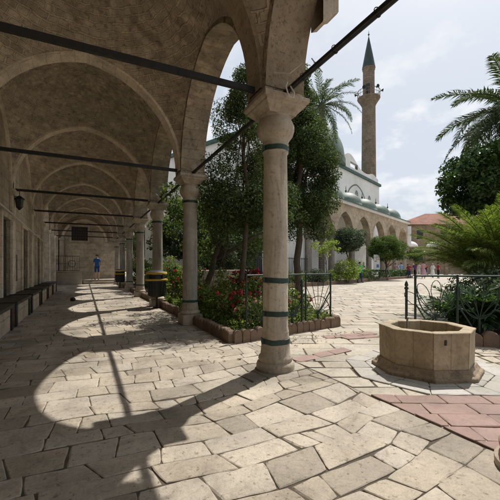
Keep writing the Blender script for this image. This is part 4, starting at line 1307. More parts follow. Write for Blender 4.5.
def shrub(px, D, rx, rz, mat, label, seed, leaf=0.1, n=30, per=800, cat='shrub', name='shrub', base=0.12):
    t = empty(name, W(px, D, base), 0, label, cat)
    cs, rs = crown_centres(ball_fn(rz * 0.95, rx, rz, rx * 0.25, rx * 0.45, 0.5), n, seed)
    P, N = clumps(cs, rs, per, seed, 0.5)
    P[:, 2] = np.abs(P[:, 2])
    leaf_cloud('foliage', M[mat], P, N, leaf, t, 0.5, seed=seed)
    b = MB()
    for c in cs[:7]: b.tube([(c[0] * 0.1, c[1] * 0.1, -0.05), (c[0] * 0.5, c[1] * 0.5, c[2] * 0.55), c], [0.02, 0.015, 0.006], 5)
    b.build('stem', M['bark'], t)
    return t


shrub(322, 25.0, 0.95, 0.85, 'lime', 'bright yellow green shrub left of the person in green', 41, 0.11, 40, 700)
shrub(330, 27.5, 0.8, 0.75, 'topiary', 'arching green shrub behind the person in green', 42, 0.11)
shrub(297, 22.5, 0.9, 0.45, 'grey_leaf', 'low grey green shrub at the foot of the tall evergreen trunk', 43, 0.1)
shrub(281, 20.5, 0.8, 0.4, 'shrub', 'low green shrub beyond the fence right of the near column', 44, 0.1)
shrub(312, 24.5, 0.7, 0.4, 'shrub', 'low shrub under the slender young tree', 45, 0.1)


def hedge(px0, D0, px1, D1, h, w, label, seed, mat='ficus'):
    a, e = W(px0, D0), W(px1, D1)
    g = np.random.default_rng(seed)
    n = int((e - a).length * w * h * 900)
    d = (e - a); Ln = d.length; dn = np.array(d.normalized()); pn = np.array((-dn[1], dn[0], 0))
    s = g.random(n) * Ln; u = g.uniform(-1, 1, n); v = g.random(n)
    f = g.random(n)
    u = np.where(f < 0.45, np.sign(u) * (0.88 + 0.14 * g.random(n)), u); v = np.where((f >= 0.45) & (f < 0.8), 0.9 + 0.14 * g.random(n), v)
    P = s[:, None] * dn + (u * w / 2)[:, None] * pn; P[:, 2] = v * h * (1 + 0.06 * np.sin(s * 5))
    N = u[:, None] * pn + np.array((0, 0, 0.6))
    o = leaf_cloud('hedge', M[mat], P, N, 0.1, None, 0.55, seed=seed)
    o.location = (a.x, a.y, 0.1)
    tag(o, label, 'hedge')


hedge(334, 28.5, 343, 31.0, 0.8, 0.8, 'clipped low hedge left of the white sign board', 51)
hedge(347, 32.2, 364, 39, 0.75, 0.8, 'clipped low hedge under the wide umbrella clipped tree', 52)


# flower bed planting near the columns
def flower_shrub(x, y, r, h, label, seed, leafm='shrub', flm='petal', nf=30, leaf=0.05, fl=0.05):
    t = empty('flowering_shrub', (x, y, 0.13), 0, label, 'flowering shrub', 'flowering shrubs in the bed beside the colonnade')
    cs, rs = crown_centres(ball_fn(h * 0.55, r, h * 0.5, r * 0.28, r * 0.5), 22, seed)
    P, N = clumps(cs, rs, 2600 if r < 0.5 else 1700, seed, 0.45)
    P[:, 2] = np.abs(P[:, 2])
    leaf_cloud('foliage', M[leafm], P, N, leaf, t, 0.55, seed=seed)
    b = MB()
    for c in cs[:8]: b.tube([(c[0] * 0.15, c[1] * 0.15, -0.03), (c[0] * 0.6, c[1] * 0.6, c[2] * 0.6), c], [0.010, 0.007, 0.003], 5)
    b.build('stem', M['bark'], t)
    if nf:
        g = np.random.default_rng(seed + 100)
        idx = g.choice(len(P), nf, replace=False)
        Q, NN = [], []
        for q in range(9):
            d = g.normal(0, 1, 3); d /= np.linalg.norm(d); Q.append(d * fl * 0.42); NN.append(d)
        f0_ = leaf_cloud('flower', M[flm], np.array(Q), np.array(NN), fl, t, 0.9, 0.4, seed=seed)
        for q, i in enumerate(idx):
            o = f0_ if q == 0 else f0_.copy()
            if q: COL.objects.link(o)
            o.parent = t
            o.location = (P[i][0] * 1.05, P[i][1] * 1.05, P[i][2] + 0.04)
            o.rotation_euler = tuple(g.uniform(0, 6, 3))
    return t


spots = [
    (2.75, 5.55, 0.32, 0.45, 'pink flowering plant at the front corner of the bed', 'shrub', 'petal_pink', 26),
    (3.25, 5.75, 0.34, 0.5, 'red and pink flowering plant behind the fence left of the near column', 'shrub', 'petal', 26),
    (3.85, 5.95, 0.33, 0.42, 'leafy plant with few blooms behind the ray fence', 'shrub', 'petal_pink', 8),
    (4.2, 6.3, 0.33, 0.5, 'green shrub at the right end of the ray fence', 'shrub', 'petal', 5),
    (2.65, 6.35, 0.36, 0.62, 'red flowering shrub just right of the second column foot', 'shrub', 'petal', 34),
    (3.3, 6.7, 0.42, 0.85, 'tall bush with large red flowers in the middle of the bed', 'shrub', 'petal', 38),
    (2.75, 7.3, 0.42, 0.95, 'yellow green bush close to the second column', 'lime', 'petal', 6),
    (3.6, 7.6, 0.45, 1.0, 'bush with dark red leaves and crimson flowers', 'purple', 'petal', 30),
    (4.3, 7.4, 0.45, 0.85, 'pale green bush with sparse pink flowers', 'lime', 'petal_pink', 14),
    (2.7, 8.4, 0.4, 0.9, 'leafy bush with one red bloom behind the second column', 'shrub', 'petal', 8),
    (2.8, 9.4, 0.42, 1.0, 'tall leafy bush between second and third columns', 'broad', 'petal', 10),
    (2.7, 10.4, 0.38, 0.85, 'red flowering bush beside the large litter bin', 'shrub', 'petal', 20),
    (2.9, 11.6, 0.5, 1.2, 'tall green bush behind the third column', 'broad', 'petal', 4),
    (2.9, 13.3, 0.55, 1.3, 'tall green bush between third and fourth columns', 'shrub', 'petal', 6),
    (2.9, 15.5, 0.6, 1.4, 'green bush behind the fourth column', 'broad', 'petal', 4),
    (3.0, 18.5, 0.7, 1.5, 'green bush by the fifth column', 'shrub', 'petal', 4),
    (3.0, 22.0, 0.7, 1.6, 'green bush by the sixth column', 'broad', 'petal', 4),
    (4.4, 9.5, 0.5, 0.9, 'low spreading bush in front of the rough stone wall', 'shrub', 'petal', 14),
]
for i, (x, y, r, h, lb, lm, fm, nf) in enumerate(spots):
    flower_shrub(x, y, r, h, lb, 200 + i, lm, fm, nf, 0.055 if y < 10 else 0.08, 0.055 if fm == 'petal' else 0.045)
# ground cover in the beds
g = np.random.default_rng(5)
n = 26000
P = np.stack([g.uniform(2.25, 4.7, n), g.uniform(5.1, 12, n), 0.14 + 0.16 * g.random(n) ** 2], 1)
keep = P[:, 1] > 5.08 + (P[:, 0] - 2.16) * 0.2
P = P[keep]
tag(leaf_cloud('ground_cover', M['shrub'], P, np.tile((0, 0, 1.0), (len(P), 1)), 0.055, None, 0.5, seed=6), kind='stuff')

g = np.random.default_rng(77); n = 260
P = np.stack([np.where(g.random(n) < 0.6, 2.0 - np.abs(g.normal(0, 0.5, n)), g.uniform(2.4, 4.6, n)), g.uniform(3.6, 13, n), np.full(n, 0.012)], 1)
P[:, 1] = np.where(P[:, 0] > 2.05, 4.95 - np.abs(g.normal(0, 0.35, n)), P[:, 1])
tag(leaf_cloud('fallen_leaves', leaf_mat('dry_leaves', (0.09, 0.06, 0.03), (0.16, 0.11, 0.05), (0.24, 0.17, 0.08), 0.1), P, np.tile((0, 0, 1.0), (n, 1)), 0.04, None, 0.5, 0.25, seed=7), kind='stuff')
# rough stone wall in the garden
b = MB()
a, e = W(206, 11.5), W(252, 13.0)
d = (e - a); Ln = d.length; rot = math.atan2(d.y, d.x)
xf = Matrix.Translation((a.x, a.y, 0)) @ Matrix.Rotation(rot, 4, 'Z')
random.seed(5)
for r_ in range(5):
    x = -0.1 * (r_ % 2)
    while x < Ln:
        w = random.uniform(0.22, 0.42)
        b.box(x + 0.006, x + w - 0.006, random.uniform(-0.02, 0.02), 0.32 + random.uniform(-0.02, 0.02), 0.1 + r_ * 0.2 + 0.005, 0.1 + r_ * 0.2 + 0.195, xf=xf); x += w
b.box(0, Ln, 0.03, 0.29, 0.0, 1.09, xf=xf)
tag(b.build('rough_stone_wall', stone('rough_wall_stone', (0.34, 0.29, 0.24), 0.3, 4, 0.9, 0.6, island=0.25), bevel=0.03), 'low rough stone wall deep in the flower bed', 'wall')

# ------------------------------------------------------------------ palms
def frond_mesh(name, L_, droop, leaf_l, n, mat, seed, stiff=0.35, width=0.03, vee=0.5):
    g = random.Random(seed)
    V, F = [], []
    pts = []
    ang = R(0)
    p = Vector((0, 0, 0)); seg = 24
    for i in range(seg + 1):
        s = i / seg
        pts.append(p.copy())
        a = droop * (s ** 1.6)
        p = p + Vector((math.cos(a), 0, -math.sin(a))) * (L_ / seg)
    mb = MB(); mb.tube(pts, [0.022 * (1 - 0.85 * i / seg) * (L_ / 2.5) + 0.003 for i in range(seg + 1)], 5)
    for i in range(n):
        s = 0.12 + 0.88 * (i + g.random() * 0.6) / n
        k = s * seg; j = min(seg - 1, int(k)); q = pts[j].lerp(pts[j + 1], k - j)
        tdir = (pts[j + 1] - pts[j]).normalized(); upv = Vector((-tdir.z, 0, tdir.x)) if True else None
        if upv.z < 0: upv = -upv
        ll = leaf_l * (math.sin(math.pi * min(1, 0.18 + 0.78 * s)) ** 0.7) * g.uniform(0.85, 1.1)
        for sd in (-1, 1):
            out = (Vector((0, sd, 0)) * 0.85 + tdir * g.uniform(0.4, 1.0) + upv * vee * g.uniform(-0.2, 1.2)).normalized()
            m1 = q + out * ll * 0.55
            tip = q + out * ll + Vector((0, 0, -stiff * ll * g.uniform(0.5, 1.1)))
            w = tdir.cross(Vector((0, 0, 1))).cross(out).normalized() * width * 0.5 if False else out.cross(upv).normalized() * width * 0.5
            mb.v.extend([tuple(q - w * 0.5), tuple(q + w * 0.5), tuple(m1 + w), tuple(m1 - w), tuple(tip)])
            z = len(mb.v) - 5
            mb.f.append((z, z + 1, z + 2, z + 3)); mb.uv.append([(0, 0)] * 4); mb.mi.append(0)
            mb.f.append((z + 3, z + 2, z + 4)); mb.uv.append([(0, 0)] * 3); mb.mi.append(0)
    o = mb.build(name, mat, None, merge=False)
    return o


def palm(name, loc, label, h, L_, leaf_l, nfr, mat, seed, trunk_r=0.2, elevs=(-25, 80), droop=1.3, width=0.035, nl=50, cat='palm', stiff=0.35, azr=None):
    g = random.Random(seed)
    t = empty(name, loc, 0, label, cat)
    protos = [frond_mesh('frond', L_ * s_, droop * q, leaf_l, nl, M[mat], seed + i, stiff, width) for i, (s_, q) in enumerate(((1, 1), (0.9, 1.25), (1.05, 0.75)))]
    used = [False] * 3
    for i in range(nfr):
        k = i % 3
        o = protos[k] if not used[k] else protos[k].copy()
        if used[k]: COL.objects.link(o)
        used[k] = True
        az = i * 2.39996 + g.uniform(-0.2, 0.2)
        el = R(elevs[0] + (elevs[1] - elevs[0]) * ((i + 0.5) / nfr) + g.uniform(-8, 8))
        o.parent = t
        o.location = (0.08 * math.cos(az), 0.08 * math.sin(az), h)
        o.rotation_euler = Matrix.Rotation(az, 3, 'Z').__matmul__(Matrix.Rotation(-el, 3, 'Y')).__matmul__(Matrix.Rotation(g.uniform(-0.3, 0.3), 3, 'X')).to_euler()
    if h > 1:
        b = MB(); pr = []
        nr = int(h / 0.16)
        for i in range(nr + 1):
            z = h * i / nr; r = trunk_r * (1.12 - 0.2 * i / nr)
            pr += [(r, z - 0.02), (r + 0.03, z + 0.09)]
        b.lathe(pr + [(trunk_r * 0.8, h + 0.15), (0.02, h + 0.25)], 14)
        b.build('trunk', M['bark_pale'], t, smooth=True, auto=30)
    return t


palm('date_palm', W(303, 28), 'tall date palm rising behind the dark evergreen, left of the minaret', 14.5, 3.4, 0.5, 36, 'palm', 3, 0.22, (-50, 75), 1.25, 0.045, 46)
palm('date_palm', W(446, 14), 'date palm reaching in from the right edge against the sky', 7.7, 3.15, 0.55, 42, 'palm', 9, 0.2, (-45, 48), 1.15, 0.04, 90)
palm('young_palm', W(435, 8.2, 0.15), 'young bright green palm bushing up from the ground right of the well', 0.25, 2.5, 0.34, 105, 'cycad', 15, 0.2, (54, 88), 1.15, 0.011, 180, stiff=0.7)
palm('spiky_plant', W(408, 6.0, 0.14), 'low dark spiky leaved plant in the bed behind the well', 0.12, 0.75, 0.3, 30, 'ficus', 17, 0.1, (5, 70), 0.9, 0.04, 18, 'plant')
palm('spiky_plant', W(428, 5.9, 0.14), 'dark spiky leaved plant in the bed at the right edge', 0.12, 0.8, 0.32, 30, 'ficus', 18, 0.1, (5, 70), 0.9, 0.04, 18, 'plant')
g = np.random.default_rng(8); n = 9000
cc = W(430, 7.2)
P = np.stack([cc.x + g.normal(0, 0.75, n), cc.y + g.normal(0, 0.75, n), 0.15 + 0.7 * g.random(n) ** 1.5], 1)
shrub(416, 6.6, 0.55, 0.45, 'grey_leaf', 'grey green low bush inside the bed behind the well', 61, 0.07, 40, 1500)
shrub(436, 6.9, 0.7, 0.6, 'grey_leaf', 'grey green bush under the young palm at the right edge', 62, 0.07, 40, 1300)

# ------------------------------------------------------------------ mosque
ROTM = math.atan2(MX.y, MX.x)
oM = mos(0, 0)
mq = empty('mosque', (oM.x, oM.y, 0), ROTM, 'whitewashed mosque with green domes and a stone arcaded portico beyond the courtyard', 'mosque')
NB = 6; BWd = 26.3 / NB
for i in range(NB):
    b = MB(); xc = -26.3 + BWd * (i + 0.5); a_, c_ = BWd / 2 - 0.35, 0.5
    prof = [(-BWd / 2, 0.0)] + arch_pts(a_, c_, 12) + [(BWd / 2, 0.0)]
    zs = 4.15
    for Y_, fl in ((0, 0), (0.7, 1)):
        for j in range(len(prof) - 1):
            (xa, za), (xb, zb) = prof[j], prof[j + 1]
            if abs(xa - xb) < 1e-6: continue
            pts = [(xc + xa, Y_, zs + za), (xc + xb, Y_, zs + zb), (xc + xb, Y_, 7.1), (xc + xa, Y_, 7.1)]
            b.face(pts, [(q[0], q[2]) for q in pts])
    for j in range(len(prof) - 1):
        (xa, za), (xb, zb) = prof[j], prof[j + 1]
        pts = [(xc + xa, 0, zs + za), (xc + xb, 0, zs + zb), (xc + xb, 0.7, zs + zb), (xc + xa, 0.7, zs + za)]
        b.face(pts, [(0, j * .3), (0, j * .3 + .3), (.7, j * .3 + .3), (.7, j * .3)])
    b.build('portico_arch', M['portico'], mq)
    for xq in ((xc - BWd / 2,) if i else (xc - BWd / 2 + 0.35,)) + ((xc + BWd / 2 - 0.35,) if i == NB - 1 else ()):
        b = MB(); b.box(xq - 0.42, xq + 0.42, -0.05, 0.75, 3.95, 4.148); b.lathe([(0.3, 3.5), (0.4, 3.7), (0.42, 3.949)], 16, xq, 0.35)
        b.lathe([(0.42, 0), (0.42, 0.25), (0.3, 0.32), (0.27, 3.5)], 16, xq, 0.35); b.build('portico_column', M['column_b'], mq, smooth=True, auto=40)
    b = MB(); b.lathe([(1.75, 7.42), (1.75, 7.7)] + [(1.7 * math.cos(R(a)), 7.7 + 1.5 * math.sin(R(a))) for a in range(0, 90, 9)] + [(0.03, 9.2)], 24, xc, 2.0)
    dm = b.build('portico_dome', M['copper'], mq, smooth=True)
    b = MB(); b.lathe([(0.05, 9.15), (0.05, 9.3), (0.13, 9.4), (0.04, 9.5), (0.03, 9.8), (0.005, 10.0)], 8, xc, 2.0); b.build('finial', M['spire'], dm, smooth=True)
b = MB(); b.box(-26.5, 0.25, -0.2, 0.9, 7.1, 7.32); b.box(-26.5, 0.25, -0.3, 5.0, 7.322, 7.42)
b.build('portico_cornice', M['white'], mq)
b = MB(); b.box(-26.52, 0.28, -0.34, -0.302, 7.34, 7.44); b.build('cornice_edge', M['cornice'], mq)
b = MB(); b.box(-26.3, 3.0, 5.0, 22, 0, 13.6); b.build('hall_wall', M['white'], mq)
b = MB(); b.box(-26.6, 3.25, 4.75, 22, 13.6, 13.95); b.build('hall_cornice', M['cornice'], mq)
# shaped parapet with an opening
b = MB()
xs = np.linspace(-10.5, 2.6, 40)
hs = [0.55 + 1.55 * math.exp(-((x + 7.6) / 2.6) ** 2) + 0.5 * math.exp(-((x - 0.5) / 1.6) ** 2) for x in xs]
for j in range(39):
    x0_, x1_ = xs[j], xs[j + 1]; z0_ = 13.95
    hole = -7.6 < (x0_ + x1_) / 2 < -5.2
    for zb_, zt in (((z0_, z0_ + 0.45), (z0_ + 1.15, None)) if hole else ((z0_, None),)):
        pa, pb = (z0_ + hs[j], z0_ + hs[j + 1]) if zt is None else (zt, zt)
        if pa <= zb_: continue
        for Y_ in (5.0, 5.4):
            b.face([(x0_, Y_, zb_), (x1_, Y_, zb_), (x1_, Y_, pb), (x0_, Y_, pa)])
        b.face([(x0_, 5.0, pa), (x1_, 5.0, pb), (x1_, 5.4, pb), (x0_, 5.4, pa)])
b.build('parapet', M['white'], mq, merge=False)
b = MB(); ap = arch_pts(3.2, 0.5, 12)
for j in range(len(ap) - 1):
    (xa, za), (xb, zb) = ap[j], ap[j + 1]; q = 1.06
    b.face([(-5.5 + xa, 4.97, 9.3 + za * 0.8), (-5.5 + xb, 4.97, 9.3 + zb * 0.8), (-5.5 + xb * q, 4.97, 9.3 + zb * q * 0.8), (-5.5 + xa * q, 4.97, 9.3 + za * q * 0.8)])
b.build('hall_arch_moulding', M['copper'], mq)
for x in (-14.5, -5.5, -1.0):
    b = MB(); ap = arch_pts(0.5, 0.1, 8)
    b.face([(x - 0.5, 4.985, 9.6)] + [(x + xa, 4.985, 11.0 + za) for xa, za in ap] + [(x + 0.5, 4.985, 9.6)]); wq = b.build('hall_window', M['dark'], mq)
    b = MB()
    for q in range(4): b.box(x - 0.4 + q * 0.266 - 0.02, x - 0.4 + q * 0.266 + 0.02, 4.94, 4.96, 9.6, 11.4)
    for q in range(5): b.box(x - 0.5, x + 0.5, 4.938, 4.962, 9.7 + q * 0.33, 9.74 + q * 0.33)
    b.build('grille', M['white'], wq)
cD = W(287, 44.0) - Vector((oM.x, oM.y, 0))
lx, ly = MX.dot(cD.to_2d()), NX.dot(cD.to_2d())
b = MB(); b.lathe([(5.7, 13.9), (5.7, 14.6)] + [(5.6 * math.cos(R(a)), 14.6 + 5.6 * math.sin(R(a))) for a in range(0, 90, 6)] + [(0.05, 20.2)], 40, lx, ly)
b.build('great_dome', M['copper'], mq, smooth=True, auto=50)
# white wing left of the portico with arched windows
ww = empty('white_wing', tuple(mos(-26.6, 0.4)) + (0,), ROTM, 'plain white building with dark arched windows behind the garden trees', 'building')
b = MB(); b.box(-10.5, 0, 0.0, 6, 0, 6.2); b.build('wall', M['white'], ww)
for x in (-3.2, -6.0, -8.8):
    b = MB(); ap = arch_pts(0.7, 0.15, 8)
    b.face([(x - 0.7, -0.02, 0.6)] + [(x + xa, -0.02, 2.4 + za) for xa, za in ap] + [(x + 0.7, -0.02, 0.6)][:1]); b.build('window', M['dark'], ww)
b = MB(); b.box(-10.6, 0.1, -0.1, 6.1, 6.2, 6.4); b.build('coping', M['white'], ww)
# iron fence in front of it
t = empty('iron_fence', tuple(mos(-27.2, -0.35)) + (0,), ROTM, 'dark iron railings before the white building', 'fence')
b = MB()
for x in np.arange(-9.5, 0, 0.2): b.box(x - 0.012, x + 0.012, -0.012, 0.012, 0, 1.9)
b.build('bar', M['iron'], t)
b = MB(); b.box(-9.5, 0, -0.02, 0.02, 0.3, 0.34); b.box(-9.5, 0, -0.02, 0.02, 1.8, 1.84); b.build('rail', M['iron'], t)

# minaret
p = W(337.4, 54)
mi = empty('minaret', (p.x, p.y, 0), 0, 'tall slender stone minaret with a balcony and pointed green spire', 'minaret')
b = MB(); b.lathe([(1.28, 0), (1.15, 14), (1.04, 26.4)], 12); b.build('shaft', M['minaret'], mi)
b = MB(); b.lathe([(0.98, 26.4), (1.1, 26.7), (1.25, 27.0), (1.5, 27.4), (1.72, 27.7), (1.75, 27.85)], 16); b.build('balcony_corbel', M['minaret'], mi)
b = MB(); b.lathe([(1.70, 28.95), (1.75, 28.95)], 16, cap=False)
for q in range(24):
    a = q / 24 * 2 * math.pi; b.tube([(1.68 * math.cos(a), 1.68 * math.sin(a), 27.85), (1.68 * math.cos(a), 1.68 * math.sin(a), 28.9)], 0.025, 5)
for z in (28.4, 28.9): b.tube([(1.68 * math.cos(a), 1.68 * math.sin(a), z) for a in np.linspace(0, 6.2832, 25)], 0.035, 5)
b.build('balcony_railing', M['minaret'], mi)
b = MB(); b.lathe([(0.92, 27.85), (0.9, 32.2), (1.0, 32.4), (1.0, 32.6)], 12); b.build('lantern_shaft', M['minaret'], mi)
b = MB(); b.lathe([(1.02, 32.6), (0.95, 33.0), (0.5, 35.4), (0.12, 37.3), (0.05, 37.6)], 16); b.build('spire', M['spire'], mi, smooth=True, auto=50)
b = MB(); b.lathe([(0.04, 37.6), (0.05, 37.8), (0.16, 37.95), (0.05, 38.1), (0.03, 38.4), (0.005, 38.7)], 8); b.build('finial', M['spire'], mi, smooth=True)
for a in (0.3, 2.2, 3.6, 4.6, 5.5):
    b = MB(); b.tube([(1.75 * math.cos(a), 1.75 * math.sin(a), 28.7), (1.95 * math.cos(a), 1.95 * math.sin(a), 28.85), (2.15 * math.cos(a), 2.15 * math.sin(a), 28.8)], [0.06, 0.12, 0.28], 8); b.build('loudspeaker', M['iron'], mi)
b = MB(); b.box(-0.3, 0.3, -0.95, -0.88, 28.0, 29.8); 
xf = Matrix.Rotation(-YAW - 0.5, 4, 'Z'); bb_ = MB(); bb_.box(-0.3, 0.3, -0.94, -0.86, 28.0, 29.8, xf=xf); bb_.build('balcony_door', M['dark'], mi)

# far building with tiled roof
p = W(366, 62)
fb = empty('tiled_roof_building', (p.x, p.y, 0), -YAW, 'old stone building with a red tiled hip roof beyond the crowd', 'building')
b = MB(); b.box(-1, 22, 0, 9, 0, 8.9); b.build('wall', M['far_wall'], fb)
b = MB()
e0, e1, e2, e3 = (-1.5, -0.5, 8.9), (22.5, -0.5, 8.9), (22.5, 9.5, 8.9), (-1.5, 9.5, 8.9); r0, r1 = (5.5, 4.5, 11.6), (16, 4.5, 11.6)
for f in ((e0, e1, r1, r0), (e1, e2, r1), (e2, e3, r0, r1), (e3, e0, r0), (e3, e2, e1, e0)): b.face(f, [(q[0], math.hypot(q[1], q[2])) for q in f])
b.build('roof', M['tile'], fb)
for x, z in ((2.2, 6.2), (6.5, 6.2), (11, 6.2), (2.2, 2), (6.5, 2)):
    b = MB(); b.box(x - 0.55, x + 0.55, -0.03, 0.0, z, z + 1.7); w_ = b.build('window', M['dark'], fb)
    b = MB(); b.box(x - 0.7, x + 0.7, -0.08, -0.032, z - 0.15, z); b.box(x - 0.7, x + 0.7, -0.08, -0.032, z + 1.7, z + 1.85); b.build('frame', M['portico'], w_)
p = W(364.5, 52)
pb = empty('domed_porch', (p.x, p.y, 0), -YAW, 'low stone porch with a small white dome before the tiled building', 'porch')
b = MB(); 
for x in (0.0, 3.0, 6.0, 9.0): b.box(x, x + 0.45, 0, 0.45, 0, 3.4)
b.box(0, 9.45, 0, 3.5, 3.4, 4.3); b.build('wall', M['far_wall'], pb)
b = MB(); b.lathe([(1.15 * math.cos(R(a)), 4.3 + 0.95 * math.sin(R(a))) for a in range(0, 90, 9)] + [(0.02, 5.25)], 20, 1.5, 1.75); b.build('dome', M['white'], pb, smooth=True)
b = MB(); b.lathe([(1.1 * math.cos(R(a)), 4.3 + 0.9 * math.sin(R(a))) for a in range(0, 90, 9)] + [(0.02, 5.2)], 20, 5.2, 1.75); b.build('dome', M['white'], pb, smooth=True)
b = MB(); b.box(0.05, 0.75, -0.2, 0.0, 4.31, 7.4); b.build('pier', M['white'], pb)
# dark wall far behind to close the horizon
b = MB(); b.box(-90, 120, 0, 4, 0, 6.5)
o = b.build('boundary_wall', M['far_wall']); o.location = tuple(W(330, 88)); o.rotation_euler = (0, 0, -YAW)
tag(o, 'long stone boundary wall far behind all the buildings', 'wall')
for i, (px, D, h, r_) in enumerate(((205, 40, 5.2, 3.0), (222, 46, 6.4, 3.4), (190, 52, 5.5, 3.2), (175, 44, 4.5, 2.6))):
    tree('distant_tree', W(px, D), ['distant pale tree seen left of the second column', 'distant tall tree seen right of the second column', 'distant round tree between second and third columns', 'distant low tree between third and fourth columns'][i], 'tree', ball_fn(h, r_, r_ * 0.75, 0.5, 1.0), 40, 260, 0.3, 'grey_leaf', h, 0.2, 70 + i, nlimb=6)

# sign board
p = W(343.2, 31.5)
t = empty('information_sign', (p.x, p.y, 0), -YAW - 0.1, 'tall white information board with blue and red panels by the clipped tree', 'sign')
b = MB(); b.box(-0.27, 0.27, -0.03, 0.03, 0.75, 2.35); b.build('board', M['dust_sheet'], t, bevel=0.01)
b = MB(); b.box(-0.02, 0.2, -0.036, -0.0305, 1.15, 1.45); b.build('blue_panel', M['sign_blue'], t)
b = MB(); b.box(-0.2, 0.0, -0.036, -0.0305, 1.7, 1.78); b.build('header_panel', paint('sign_red', (0.45, 0.08, 0.06), 0.5), t)
for s in (-0.22, 0.22):
    b = MB(); b.tube([(s, 0, 0), (s, 0, 0.75)], 0.025, 8); b.build('leg', M['iron'], t)

# ------------------------------------------------------------------ people
def cloth(name, c): return paint(name, c, 0.85, 0, 0.15, 8, 0.2)


SKIN = paint('skin', (0.46, 0.29, 0.21), 0.6, 0, 0.1, 6, 0.3)
SHOE = cloth('shoe_dark', (0.03, 0.028, 0.026))
HAIRS = [cloth('hair_dark', (0.02, 0.015, 0.012)), cloth('hair_brown', (0.09, 0.05, 0.03)), cloth('hair_grey', (0.35, 0.33, 0.3))]


def body_mesh(pose, wide=1.0):
    """skinned skeleton, 1.72 m tall, facing -Y"""
    st, arm, armb, lean_ = pose
    V = []; E = []; Rr = []
    def add(p, r, par=None):
        V.append(p); Rr.append(r); i = len(V) - 1
        if par is not None: E.append((par, i))
        return i
    w = wide
    pel = add((0, 0, 0.94), (0.15 * w, 0.105))
    wa = add((0, 0.0 + lean_ * 0.3, 1.10), (0.135 * w, 0.095), pel)
    ch = add((0, -0.01 + lean_ * 0.7, 1.30), (0.165 * w, 0.11), wa)
    sh = add((0, 0.0 + lean_, 1.425), (0.12 * w, 0.085), ch)
    nk = add((0, -0.01 + lean_ * 1.1, 1.50), (0.05, 0.05), sh)
    hd0 = add((0, -0.02 + lean_ * 1.15, 1.565), (0.062, 0.07), nk)
    hd1 = add((0, -0.01 + lean_ * 1.2, 1.63), (0.078, 0.096), hd0)
    hd2 = add((0, 0.0 + lean_ * 1.2, 1.695), (0.06, 0.075), hd1)
    add((0, -0.115 + lean_ * 1.2, 1.61), (0.010, 0.012), hd1)       # nose
    for s in (-1, 1):
        hip = add((s * 0.095 * w, 0, 0.88), (0.092 * w, 0.095), pel)
        kn = add((s * 0.105, -0.01 - s * st * 0.5, 0.49), (0.06, 0.062), hip)
        an = add((s * 0.11, 0.03 - s * st, 0.09), (0.04, 0.042), kn)
        he = add((s * 0.11, 0.02 - s * st, 0.04), (0.042, 0.038), an)
        add((s * 0.125, -0.13 - s * st, 0.032), (0.036, 0.026), he)
        so = add((s * 0.185 * w, lean_, 1.40), (0.058, 0.058), sh)
        ax = arm if s > 0 else armb
        if ax == 0:   # hanging
            el = add((s * (0.226), 0.035 + lean_, 1.13), (0.043, 0.043), so); wr = add((s * 0.218, -0.04 + lean_, 0.90), (0.03, 0.03), el); hx = (s * 0.212, -0.07 + lean_, 0.81)
        elif ax == 1:  # bent forward (holding something)
            el = add((s * 0.235, 0.03 + lean_, 1.13), (0.043, 0.043), so); wr = add((s * 0.16, -0.2 + lean_, 1.16), (0.03, 0.03), el); hx = (s * 0.12, -0.27 + lean_, 1.2)
        else:          # hand raised to the head
            el = add((s * 0.28, -0.12 + lean_, 1.24), (0.043, 0.043), so); wr = add((s * 0.15, -0.2 + lean_, 1.45), (0.03, 0.03), el); hx = (s * 0.11, -0.17 + lean_, 1.54)
        ha = add(hx, (0.028, 0.036), wr)
        dv = (Vector(hx) - Vector(V[wr])).normalized()
        for q, ln in ((-0.02, 0.07), (0.0, 0.085), (0.02, 0.075)):
            add(tuple(Vector(hx) + dv * ln + Vector((0, q, 0))), (0.009, 0.009), ha)
        add(tuple(Vector(hx) + dv * 0.03 + Vector((-s * 0.03, -0.035, 0))), (0.01, 0.01), ha)
    me = bpy.data.meshes.new('body'); me.from_pydata(V, E, [])
    o = bpy.data.objects.new('tmp_body', me); COL.objects.link(o)
    md = o.modifiers.new('s', 'SKIN'); md.use_smooth_shade = True
    for i, r in enumerate(Rr): me.skin_vertices[0].data[i].radius = r
    for i in range(len(V)): me.skin_vertices[0].data[i].use_root = (i == 0)
    sb_ = o.modifiers.new('u', 'SUBSURF'); sb_.levels = 2; sb_.render_levels = 2
    dg = bpy.context.evaluated_depsgraph_get()
    res = bpy.data.meshes.new_from_object(o.evaluated_get(dg))
    bpy.data.objects.remove(o); bpy.data.meshes.remove(me)
    return res


POSES = [body_mesh((0.02, 0, 0, 0.0)), body_mesh((0.14, 0, 1, -0.02)), body_mesh((-0.12, 1, 1, -0.01), 1.08), body_mesh((0.05, 2, 0, 0.0), 0.95)]


